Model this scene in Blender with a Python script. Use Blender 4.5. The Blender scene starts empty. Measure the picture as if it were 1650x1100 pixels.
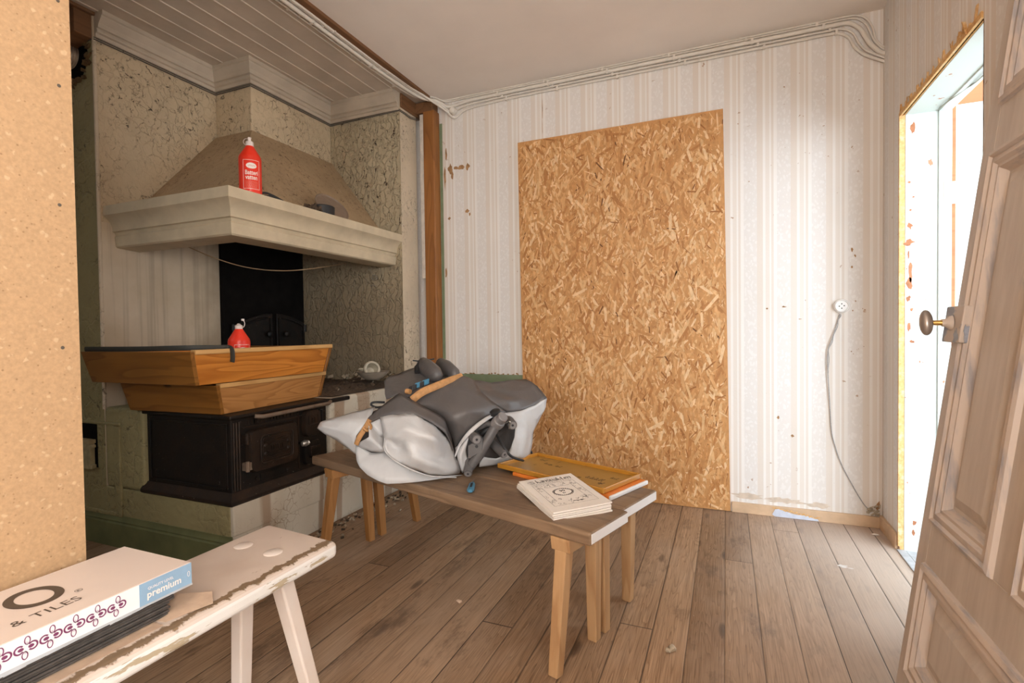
import bpy, bmesh, math, random
from math import sin, cos, pi, radians, sqrt, atan2
from mathutils import Vector, Matrix, Euler, noise as mnoise
random.seed(7)
SC = bpy.context.scene
COL = SC.collection
V = Vector

# ------------------------------------------------------------------ camera
FPX = 830.29
EYE = V((0, 0, 1.05))
_y, _p, _r = radians(22.5195), radians(1.2476), radians(-.74467)
CF = V((-sin(_y) * cos(_p), cos(_y) * cos(_p), -sin(_p)))
_rt = V((cos(_y), sin(_y), 0))
_up = _rt.cross(CF)
CR = _rt * cos(_r) + _up * sin(_r)
CU = _up * cos(_r) - _rt * sin(_r)
cam = bpy.data.objects.new('camera', bpy.data.cameras.new('camera'))
COL.objects.link(cam)
cam.data.sensor_width = 36
cam.data.lens = FPX * 36 / 1650
cam.data.clip_start = .02
cam.matrix_world = Matrix(((CR.x, CU.x, -CF.x, EYE.x), (CR.y, CU.y, -CF.y, EYE.y), (CR.z, CU.z, -CF.z, EYE.z), (0, 0, 0, 1)))
SC.camera = cam


def at(u, v, X=None, Y=None, Z=None, D=None):
    """point of the room on a sight line, on a plane or at a depth"""
    d = CF + CR * ((u - 825) / FPX) - CU * ((v - 550) / FPX)
    if D is not None: t = D
    elif X is not None: t = X / d.x
    elif Y is not None: t = Y / d.y
    else: t = (Z - EYE.z) / d.z
    return EYE + d * t


# ------------------------------------------------------------------ materials
class NT:
    def __init__(s, name):
        s.m = bpy.data.materials.new(name); s.m.use_nodes = True
        s.t = s.m.node_tree; s.t.nodes.clear()
        s.out = s.t.nodes.new('ShaderNodeOutputMaterial')

    def n(s, typ, ins=None, **kw):
        nd = s.t.nodes.new('ShaderNode' + typ)
        for k, v in kw.items(): setattr(nd, k, v)
        for k, v in (ins or {}).items(): s.put(nd.inputs[k], v)
        return nd

    def put(s, sock, v):
        if hasattr(v, 'is_output'): s.t.links.new(v, sock)
        elif isinstance(v, (tuple, list)) and len(v) == 3 and sock.type == 'RGBA': sock.default_value = (*v, 1)
        else: sock.default_value = v

    def obj(s): return s.n('TexCoord').outputs['Object']

    def map(s, vec, sc=(1, 1, 1), rot=(0, 0, 0), loc=(0, 0, 0)):
        return s.n('Mapping', {'Vector': vec, 'Scale': sc, 'Rotation': rot, 'Location': loc}).outputs[0]

    def noise(s, vec, scale=5, detail=4, rough=.55, dist=0):
        return s.n('TexNoise', {'Vector': vec, 'Scale': scale, 'Detail': detail, 'Roughness': rough, 'Distortion': dist}).outputs['Fac']

    def noisec(s, vec, scale=5, detail=4, rough=.55):
        return s.n('TexNoise', {'Vector': vec, 'Scale': scale, 'Detail': detail, 'Roughness': rough}).outputs['Color']

    def voro(s, vec, scale=5, feature='F1', out='Distance', rand=1):
        return s.n('TexVoronoi', {'Vector': vec, 'Scale': scale, 'Randomness': rand}, feature=feature).outputs[out]

    def ramp(s, fac, stops, interp='LINEAR'):
        nd = s.n('ValToRGB', {'Fac': fac}); cr = nd.color_ramp; cr.interpolation = interp
        while len(cr.elements) < len(stops): cr.elements.new(.5)
        for e, (p, c) in zip(cr.elements, stops):
            e.position = p; e.color = (*c, 1) if isinstance(c, (tuple, list)) else (c, c, c, 1)
        return nd.outputs['Color']

    def math(s, op, a, b=0, clamp=False):
        return s.n('Math', {0: a, 1: b}, operation=op, use_clamp=clamp).outputs[0]

    def mix(s, fac, a, b, mode='MIX'):
        nd = s.n('Mix', data_type='RGBA', blend_type=mode)
        s.put(nd.inputs[0], fac); s.put(nd.inputs[6], a); s.put(nd.inputs[7], b)
        return nd.outputs[2]

    def vadd(s, a, b, k=1):
        sc = s.n('VectorMath', {0: b, 3: k}, operation='SCALE').outputs[0]
        return s.n('VectorMath', {0: a, 1: sc}, operation='ADD').outputs[0]

    def xyz(s, vec):
        o = s.n('SeparateXYZ', {0: vec}).outputs
        return o[0], o[1], o[2]

    def comb(s, x, y, z): return s.n('CombineXYZ', {0: x, 1: y, 2: z}).outputs[0]

    def bump(s, h, st=.3, dist=.01, normal=None):
        ins = {'Height': h, 'Strength': st, 'Distance': dist}
        if normal is not None: ins['Normal'] = normal
        return s.n('Bump', ins).outputs[0]

    def done(s, col, rough=.6, normal=None, metal=0, spec=.4, **extra):
        ins = {'Base Color': col, 'Roughness': rough, 'Metallic': metal, 'Specular IOR Level': spec}
        if normal is not None: ins['Normal'] = normal
        ins.update(extra)
        b = s.n('BsdfPrincipled', ins)
        s.t.links.new(b.outputs[0], s.out.inputs[0])
        return s.m


MATS = {}


def plain(name, col, rough=.6, metal=0, spec=.4, var=.12, scale=30, bump=.08):
    if name in MATS: return MATS[name]
    m = NT(name); o = m.obj()
    n = m.noise(o, scale, 5)
    c = m.mix(m.ramp(n, [(.3, 0.), (.7, 1.)]), tuple(x * (1 - var) for x in col), tuple(min(1, x * (1 + var)) for x in col))
    MATS[name] = m.done(c, rough, m.bump(n, bump, .003), metal, spec)
    return MATS[name]


def wood(name, dark, light, rot=(0, 0, 0), axis=0, freq=9, scale=1., rough=.5, fine=.5, knots=.0, dirt=None, spec=.35, bump=.15):
    """grain along the axis (0 x, 1 y, 2 z) after rotation; contour lines of stretched noise give cathedral figure"""
    if name in MATS: return MATS[name]
    m = NT(name)
    v = m.map(m.obj(), rot=rot)
    s1 = [9 * scale] * 3; s1[axis] = .9 * scale
    s2 = [160 * scale] * 3; s2[axis] = 5 * scale
    v1 = m.map(v, sc=s1)
    n1 = m.noise(v1, 1, 2, .45, .3)
    ring = m.math('FRACT', m.math('MULTIPLY', n1, freq))
    ring = m.ramp(ring, [(0, 0.), (.55, .35), (.9, 1.), (1., 0.)])
    f = m.noise(m.map(v, sc=s2), 1, 3, .6)
    fac = m.math('ADD', m.math('MULTIPLY', ring, 1 - fine), m.math('MULTIPLY', f, fine))
    col = m.mix(fac, light, dark)
    big = m.noise(v, 2.2, 3)
    col = m.mix(m.math('MULTIPLY', m.ramp(big, [(.35, 0.), (.7, 1.)]), .35), col, tuple(x * .72 for x in dark))
    if knots:
        kv = m.map(v, sc=[(7 if i != axis else 3) * scale for i in range(3)])
        kd = m.voro(kv, 1)
        km = m.ramp(kd, [(0, 1.), (knots, 1.), (knots + .05, 0.)])
        col = m.mix(km, col, tuple(x * .3 for x in dark))
    if dirt:
        dn = m.ramp(m.noise(v, 6, 5, .65), [(.52, 0.), (.72, 1.)])
        col = m.mix(m.math('MULTIPLY', dn, .6), col, dirt)
    MATS[name] = m.done(col, rough, m.bump(fac, bump, .002), 0, spec)
    return MATS[name]


def peel(name, base, under, crack=(.07, .05, .03), amount=.52, scale=16, soot=None, green=None, bumpk=.55, zs=.8, warp=.085):
    """old paint that has cracked and curled into flakes"""
    m = NT(name); o = m.obj()
    w = m.vadd(m.map(o, sc=(1, 1, zs)), m.noisec(o, 12, 4), warp)
    d = m.voro(w, scale, 'DISTANCE_TO_EDGE')
    d2 = m.voro(w, scale * 2.3, 'DISTANCE_TO_EDGE')
    region = m.ramp(m.noise(o, 2.6, 4, .6), [(amount - .16, 0.), (amount + .06, 1.)])
    thin = m.ramp(m.noise(o, 26, 3, .6), [(.565, 0.), (.625, 1.)])
    crk = m.math('MULTIPLY', m.math('MULTIPLY', m.ramp(d, [(0, 1.), (.03, 1.), (.07, 0.)]), region), thin)
    crk2 = m.math('MULTIPLY', m.math('MULTIPLY', m.ramp(d2, [(0, 1.), (.04, 1.), (.09, 0.)]), region), m.math('SUBTRACT', 1, thin))
    crk2 = m.math('MULTIPLY', crk2, m.ramp(m.noise(o, 30, 2), [(.5, 0.), (.62, .6)]))
    lost = m.math('MULTIPLY', region, m.ramp(m.noise(w, 13, 4, .6), [(.66, 0.), (.7, 1.)]))
    tone = m.noise(o, 3.5, 5, .6)
    col = m.mix(m.ramp(tone, [(.3, 0.), (.75, 1.)]), base, tuple(x * .78 for x in base))
    if green:
        col = m.mix(m.ramp(m.noise(o, 1.3, 3), [(.4, 0.), (.62, .7)]), col, green)
    col = m.mix(lost, col, under)
    col = m.mix(m.math('MAXIMUM', crk, crk2), col, crack)
    if soot is not None:
        x, y, z = m.xyz(o)
        a, b, cc = soot  # soot stain below height a, fading to b
        nz = m.math('ADD', z, m.math('MULTIPLY', m.noise(o, 3, 4), .5))
        sm = m.ramp(m.math('DIVIDE', m.math('SUBTRACT', b, nz), b - a), [(0, 0.), (1, 1.)])
        col = m.mix(sm, col, cc)
    cell = m.voro(w, scale, 'F1', 'Color')
    cx, _, _ = m.xyz(cell)
    curl = m.math('MULTIPLY', m.math('ADD', m.math('MULTIPLY', m.ramp(d, [(0, 0.), (.12, 1.)]), .5), m.math('MULTIPLY', cx, .8)), region)
    h = m.math('SUBTRACT', m.math('ADD', curl, m.math('MULTIPLY', m.noise(o, 40, 4), .25)), m.math('MULTIPLY', lost, .6))
    return m.done(col, .55, m.bump(h, bumpk, .012), 0, .35)


def chip_board(name, base):
    m = NT(name); o = m.obj()
    d = m.voro(o, 95, 'F1', 'Color'); dx, dy, dz = m.xyz(d)
    dd = m.voro(o, 95)
    sp = m.math('MULTIPLY', m.ramp(dx, [(.86, 0.), (.9, 1.)]), m.ramp(dd, [(.2, 1.), (.32, 0.)]))
    sp2 = m.math('MULTIPLY', m.ramp(dy, [(.8, 0.), (.85, .8)]), m.ramp(m.voro(o, 60), [(.25, 1.), (.4, 0.)]))
    n = m.noise(o, 140, 3); n2 = m.noise(o, 3, 3)
    c = m.mix(m.ramp(n, [(.3, 0.), (.7, 1.)]), tuple(x * .88 for x in base), tuple(min(1, x * 1.08) for x in base))
    c = m.mix(m.math('MULTIPLY', sp2, .35), c, (.78, .6, .4))
    c = m.mix(m.math('MULTIPLY', sp, .75), c, (.2, .11, .05))
    return m.done(c, .7, m.bump(n, .1, .002))


def wallpaper(name, axis):
    m = NT(name); o = m.obj(); x, y, z = m.xyz(o)
    c = x if axis == 0 else y
    t = m.math('FRACT', m.math('ADD', m.math('DIVIDE', c, .166), 20.42))
    W, Bg, Bg2, L = (.775, .75, .725), (.715, .65, .585), (.735, .68, .62), (.805, .775, .74)
    col = m.ramp(t, [(0, W), (.40, Bg), (.58, L), (.66, Bg2), (.78, L), (.83, Bg), (.90, L)], 'CONSTANT')
    # damask figure in the wide pale band
    band = m.ramp(t, [(0, 1.), (.4, 0.)], 'CONSTANT')
    wv = m.vadd(m.map(o, sc=(1, 1, .7)), m.noisec(o, 30, 2), .02)
    fig = m.ramp(m.voro(wv, 75, 'SMOOTH_F1'), [(.28, 0.), (.38, 1.)])
    col = m.mix(m.math('MULTIPLY', m.math('MULTIPLY', fig, band), .30), col, (.62, .57, .52))
    sp = m.math('MULTIPLY', m.ramp(m.noise(o, 26, 3, .6), [(.70, 0.), (.735, 1.)]), m.ramp(m.noise(o, 2, 2), [(.42, 0.), (.55, 1.)]))
    col = m.mix(m.math('MULTIPLY', sp, .8), col, (.36, .2, .1))
    ag = m.noise(o, 1.7, 4, .6)
    col = m.mix(m.math('MULTIPLY', m.ramp(ag, [(.45, 0.), (.8, 1.)]), .25), col, (.6, .52, .42))
    h = m.math('ADD', m.math('MULTIPLY', fig, .3), m.noise(o, 18, 4))
    return m.done(col, .72, m.bump(h, .12, .004), 0, .25)


def floor_mat():
    m = NT('floor_boards'); o = m.obj(); x, y, z = m.xyz(o)
    w = .1155
    q = m.math('ADD', m.math('DIVIDE', x, w), 50.06)
    pid = m.math('FLOOR', q); fr = m.math('FRACT', q)
    pr = m.n('TexWhiteNoise', {'W': pid}, noise_dimensions='1D').outputs['Value']
    yq = m.math('ADD', m.math('DIVIDE', m.math('ADD', y, m.math('MULTIPLY', pr, 9.7)), 5.2), 9)
    jid = m.math('FLOOR', yq); jf = m.math('FRACT', yq)
    bid = m.math('ADD', m.math('MULTIPLY', pid, 7.31), m.math('MULTIPLY', jid, 3.17))
    br = m.n('TexWhiteNoise', {'W': bid}, noise_dimensions='1D').outputs['Value']
    xx = m.math('ADD', x, m.math('MULTIPLY', bid, 1.7))
    pv = m.comb(xx, y, bid)
    n1 = m.noise(m.map(pv, sc=(20, 1.3, 1)), 1, 2, .5, .3)
    ring = m.ramp(m.math('FRACT', m.math('MULTIPLY', n1, 17)), [(0, 0.), (.6, .3), (.92, 1.), (1, 0.)])
    fine = m.noise(m.map(pv, sc=(240, 4.5, 1)), 1, 4, .7)
    fac = m.math('ADD', m.math('MULTIPLY', ring, .32), m.math('MULTIPLY', m.ramp(fine, [(.3, 0.), (.72, 1.)]), .62))
    col = m.mix(fac, (.43, .285, .18), (.105, .056, .028))
    tone = m.mix(br, (.74, .70, .66), (1.2, 1.19, 1.17))
    col = m.mix(1, col, tone, 'MULTIPLY')
    kd = m.voro(m.map(pv, sc=(8.6, 2.6, 1)), 1)
    col = m.mix(m.ramp(kd, [(0, .9), (.09, .7), (.15, 0.)]), col, (.055, .03, .018))
    wear = m.noise(m.map(o, sc=(1.6, .7, 1)), 1.6, 5, .6)
    col = m.mix(m.math('MULTIPLY', m.ramp(wear, [(.46, 0.), (.64, 1.)]), .42), col, (.43, .32, .235))
    st = m.ramp(m.noise(m.map(o, sc=(5, 1.9, 1)), 1.5, 6, .7), [(.55, 0.), (.68, 1.)])
    col = m.mix(m.math('MULTIPLY', st, .62), col, (.07, .04, .025))
    # doorway light painted into the boards, paler toward the outer door
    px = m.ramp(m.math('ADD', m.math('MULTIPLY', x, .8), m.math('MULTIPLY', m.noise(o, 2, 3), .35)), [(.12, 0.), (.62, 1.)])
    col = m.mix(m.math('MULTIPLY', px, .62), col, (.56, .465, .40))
    spk = m.ramp(m.noise(o, 75, 2), [(.755, 0.), (.775, 1.)])
    col = m.mix(m.math('MULTIPLY', spk, .55), col, (.62, .56, .5))
    gap = m.math('MINIMUM', fr, m.math('SUBTRACT', 1, fr))
    gw = m.math('MULTIPLY', m.n('TexWhiteNoise', {'W': m.math('ADD', pid, 31.7)}, noise_dimensions='1D').outputs['Value'], .02)
    gl = m.math('LESS_THAN', gap, m.math('ADD', gw, .008))
    jg = m.math('LESS_THAN', jf, .0009)
    gl = m.math('MAXIMUM', gl, jg)
    gs = m.math('ADD', .35, m.math('MULTIPLY', m.n('TexWhiteNoise', {'W': m.math('ADD', pid, 5.3)}, noise_dimensions='1D').outputs['Value'], .6))
    col = m.mix(m.math('MULTIPLY', gl, gs), col, (.02, .012, .008))
    h = m.math('SUBTRACT', m.math('MULTIPLY', fac, .3), m.math('MULTIPLY', gl, 2))
    edge = m.ramp(gap, [(0, 0.), (.06, 1.)])
    h = m.math('ADD', h, edge)
    return m.done(col, m.mix(fac, (.42,) * 3, (.62,) * 3), m.bump(h, .35, .003), 0, .32)


def flaky_white(name, white=(.80, .77, .74), bare=(.24, .15, .08), rot=0, edge_x=None, amt=.62, tint=(.72, .60, .52)):
    m = NT(name); o = m.obj(); v = m.map(o, rot=(0, 0, rot))
    n = m.noise(m.map(v, sc=(30, 9, 9)), 1, 5, .6)
    msk = m.ramp(n, [(amt, 0.), (amt + .03, 1.)])
    tn = m.noise(o, 5, 4)
    col = m.mix(m.ramp(tn, [(.35, 0.), (.7, .8)]), white, tint)
    if edge_x is not None:
        x, y, z = m.xyz(o)
        jag = m.math('ADD', x, m.math('MULTIPLY', m.math('SUBTRACT', m.noise(m.map(o, sc=(14, 22, 14)), 1, 5, .7), .5), .05))
        a = m.ramp(m.math('MULTIPLY', m.math('SUBTRACT', jag, edge_x - .05), 10), [(.12, 0.), (.16, 1.), (.40, 1.), (.44, 0.)])
        msk = m.math('MAXIMUM', msk, a)
    wd = m.noise(m.map(v, sc=(120, 6, 120)), 1, 3)
    col = m.mix(msk, col, m.mix(wd, bare, tuple(c * 2 for c in bare)))
    h = m.math('SUBTRACT', m.math('MULTIPLY', m.noise(o, 60, 3), .15), msk)
    return m.done(col, .5, m.bump(h, .6, .002), 0, .4)


def door_paint(name):
    m = NT(name); o = m.obj()
    n = m.noise(m.map(o, sc=(30, 30, 1.6)), 1, 4, .6)
    c = m.mix(m.ramp(n, [(.35, 0.), (.72, 1.)]), (.60, .53, .465), (.50, .43, .37))
    b = m.noise(m.map(o, sc=(16, 8, 3)), 1, 5, .65)
    c = m.mix(m.math('MULTIPLY', m.ramp(b, [(.60, 0.), (.72, 1.)]), .55), c, (.35, .35, .38))
    return m.done(c, .42, m.bump(n, .12, .003), 0, .45)


def moulding_paint(name):
    m = NT(name); o = m.obj()
    n = m.noise(m.map(o, sc=(40, 7, 5)), 1, 4, .6)
    c = m.mix(m.ramp(n, [(.48, 0.), (.66, .8)]), (.60, .51, .44), (.30, .30, .33))
    return m.done(c, .45, m.bump(n, .15, .003), 0, .4)


def lining_white(name):
    m = NT(name); o = m.obj()
    c = m.mix(m.noise(o, 4, 3), (.60, .655, .625), (.66, .69, .65))
    sp = m.ramp(m.noise(m.map(o, sc=(1, 1, .6)), 22, 3, .6), [(.70, 0.), (.72, 1.)])
    c = m.mix(sp, c, (.45, .2, .1))
    return m.done(c, .4, None, 0, .4)


def cloth(name, col, rough=.42, grime=.25, spec=.5):
    m = NT(name); o = m.obj()
    n = m.noise(o, 7, 5, .6)
    c = m.mix(m.math('MULTIPLY', m.ramp(n, [(.4, 0.), (.75, 1.)]), grime), col, tuple(x * .62 for x in col))
    wr = m.noise(m.map(o, sc=(1, 1, 1)), 9, 3, .5, .6)
    f = m.noise(o, 900, 2)
    h = m.math('ADD', wr, m.math('MULTIPLY', f, .02))
    return m.done(c, rough, m.bump(h, .35, .02), 0, spec)


def iron(name, col=(.007, .006, .0055), rust=(.02, .012, .008), rough=.36):
    m = NT(name); o = m.obj()
    n = m.noise(o, 14, 5, .65)
    c = m.mix(m.ramp(n, [(.42, 0.), (.75, 1.)]), col, rust)
    d = m.ramp(m.noise(o, 90, 2), [(.73, 0.), (.75, 1.)])
    c = m.mix(m.math('MULTIPLY', d, .5), c, (.35, .32, .28))
    return m.done(c, m.mix(n, (rough,) * 3, (rough + .25,) * 3), m.bump(m.noise(o, 60, 4), .25, .003), .2, .35)


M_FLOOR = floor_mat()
M_CEIL = plain('ceiling_board', (.82, .745, .675), .75, var=.05, scale=2, bump=.03)
M_BEAD = plain('bead_board_paint', (.55, .47, .39), .5, var=.10, scale=5, bump=.05)
M_CORN = plain('cornice_paint', (.50, .425, .335), .5, var=.12, scale=6, bump=.06)
M_PAPER_B = wallpaper('striped_wallpaper_back', 0)
M_PAPER_R = wallpaper('striped_wallpaper_right', 1)
M_PLASTER = plain('plain_plaster', (.66, .58, .49), .8, var=.08, scale=4)
M_PEEL = peel('peeling_cream', (.63, .505, .34), (.52, .40, .25), amount=.46, scale=21)
M_PEEL_SOFT = peel('peeling_cream_soft', (.66, .555, .41), (.52, .41, .27), amount=.55, scale=17)
M_PEEL_GREEN = peel('peeling_green', (.33, .285, .145), (.2, .165, .08), amount=.56, scale=15, bumpk=.6)
M_PEEL_PIER = peel('peeling_pier', (.52, .44, .30), (.54, .44, .30), amount=.34, scale=24, soot=(1.25, 2.05, (.27, .21, .135)), bumpk=.85, zs=.42, warp=.11)
M_BASE_WHITE = peel('hearth_limewash', (.62, .56, .46), (.34, .22, .13), amount=.5, scale=26)
M_HOOD = peel('hood_tan', (.45, .32, .19), (.56, .42, .26), amount=.43, scale=26, crack=(.13, .07, .032), bumpk=.28)
M_MANTEL = plain('mantel_paint', (.56, .475, .335), .5, var=.12, scale=9, bump=.15)
M_SOOT = plain('soot', (.006, .005, .0045), .95, var=.4, scale=12, bump=.4, spec=.1)
M_GREEN_PAINT = plain('green_paint', (.135, .145, .065), .5, var=.2, scale=9, bump=.15)
M_GREEN_BOARD = plain('green_wainscot', (.20, .25, .15), .5, var=.15, scale=12)
M_TAN = plain('tan_paint', (.60, .42, .27), .55, var=.12, scale=14, bump=.1)
M_BROWN_TIMBER = wood('brown_timber', (.20, .075, .02), (.40, .165, .045), axis=2, freq=6, rough=.5, knots=.05)
M_BROWN_BEAM = wood('brown_beam', (.13, .06, .025), (.24, .115, .05), axis=1, freq=6, rough=.6)
M_PORCH = wood('porch_boards', (.36, .12, .045), (.52, .20, .08), axis=0, freq=5, rough=.6)
M_LINING = lining_white('lining_white')
M_GREENEDGE = plain('pale_green_paint', (.55, .64, .42), .5, var=.05)
M_FIBRE = None
M_PANEL = chip_board('chipboard', (.46, .295, .16))
M_WHITE_CABLE = plain('cable_white', (.70, .65, .58), .45, var=.06)
M_DARK_WIRE = plain('wire_dark', (.09, .075, .06), .6)


def fibre():
    m = NT('torn_fibreboard'); o = m.obj()
    n = m.noise(o, 90, 5, .7); n2 = m.noise(o, 25, 3, .6)
    c = m.mix(m.ramp(n, [(.3, 0.), (.7, 1.)]), (.84, .56, .26), (.60, .32, .11))
    c = m.mix(m.ramp(n2, [(.52, 0.), (.7, .8)]), c, (.80, .64, .42))
    return m.done(c, .9, m.bump(n, .6, .006))


M_FIBRE = fibre()
M_CRATE_FRONT = wood('crate_pine_front', (.17, .066, .012), (.32, .135, .026), axis=0, freq=7, fine=.35, rough=.35, knots=.045)
M_CRATE_SIDE = wood('crate_pine_side', (.38, .12, .016), (.72, .285, .05), axis=1, freq=10, fine=.25, rough=.33, knots=.055)
M_CRATE_SIDE2 = wood('crate_pine_side_pale', (.36, .155, .045), (.58, .285, .095), axis=1, freq=13, fine=.2, rough=.4)
M_CRATE_RIM = wood('crate_rim', (.50, .27, .09), (.74, .45, .18), axis=1, freq=6, rough=.4)
M_IRON = iron('cast_iron')
M_IRON_BROWN = iron('cast_iron_brown', (.018, .012, .009), (.045, .025, .015), .36)
M_IRON_BRIGHT = iron('worn_iron', (.22, .17, .13), (.14, .09, .06), .35)
M_RED = plain('red_plastic', (.80, .035, .012), .38, var=.04, spec=.5, bump=.02)
M_WHITE_PLASTIC = plain('white_plastic', (.78, .70, .66), .4, var=.04)
M_LABEL_WHITE = plain('print_white', (.88, .80, .74), .5, var=.02)
M_LABEL_RED = plain('print_red', (.66, .04, .02), .5, var=.02)
M_BLACK = plain('black_rubber', (.02, .02, .021), .5)
M_STRAP = plain('black_strap', (.035, .035, .03), .6)
M_GREY_CLOTH = cloth('grey_coated_cloth', (.105, .097, .095), .40, .2)
M_LIGHT_CLOTH = cloth('pale_coated_cloth', (.52, .52, .525), .38, .30)
M_STRAP_TAN = plain('tan_webbing', (.44, .23, .09), .6, var=.2, scale=60)
M_BLUE = plain('blue_plastic', (.055, .19, .30), .4)
M_GREY_PLASTIC = plain('grey_plastic', (.105, .10, .10), .42, var=.1)
M_GREY_PLASTIC2 = plain('grey_plastic_light', (.20, .19, .19), .42, var=.1)
M_STEEL = plain('dull_steel', (.45, .43, .40), .35, .9, var=.15)
M_BRASS = plain('brass', (.52, .33, .10), .32, .8)
M_KNOB = plain('aged_knob', (.40, .36, .33), .3, .6, var=.1)
M_PORCELAIN = plain('porcelain', (.86, .85, .83), .25, spec=.6, var=.02)
M_PAPER = plain('magazine_paper', (.80, .75, .69), .6, var=.03, scale=8, bump=.05)
M_INK = plain('printing_ink', (.06, .05, .045), .6)
M_INK_SOFT = plain('printing_ink_soft', (.25, .22, .2), .6)
M_BOX_TOP = plain('printed_card', (.68, .595, .545), .5, var=.03, scale=3, bump=.03)
M_BOX_WHITE = plain('printed_card_white', (.82, .82, .84), .5, var=.02, scale=3)
M_BOX_BLUE = plain('printed_card_blue', (.27, .42, .58), .5, var=.05, scale=40)
M_BROWN_PRINT = plain('brown_print', (.085, .065, .05), .6, var=.05)
M_PURPLE = plain('purple_print', (.19, .045, .12), .6, var=.05)
M_LILAC = plain('lilac_print', (.62, .55, .62), .6, var=.05)
M_SLATE = plain('dark_board', (.07, .062, .057), .55, var=.25, scale=50)
M_CARD = plain('brown_card', (.50, .36, .26), .75)
M_ENAMEL = plain('grey_enamel', (.30, .26, .21), .45)
M_CUP = plain('cream_cup', (.52, .47, .37), .4)
M_SOIL = plain('dry_dirt', (.075, .05, .032), .95, var=.5, scale=60, bump=.6)
M_FLAKE = plain('plaster_flake', (.40, .33, .24), .8, var=.25, scale=80)
M_LIDM = plain('brown_lid', (.22, .16, .115), .5, var=.1)
M_DUCT = plain('duct_aluminium', (.62, .58, .52), .3, .95, var=.1)


def amber():
    m = NT('amber_plastic'); o = m.obj()
    c = m.mix(m.noise(o, 4, 3), (.50, .235, .03), (.40, .17, .022))
    return m.done(c, .22, None, 0, .55, **{'Coat Weight': .3})


M_AMBER = amber()
M_ORANGE = plain('orange_plastic', (.72, .20, .03), .3, var=.08, scale=8)


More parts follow.
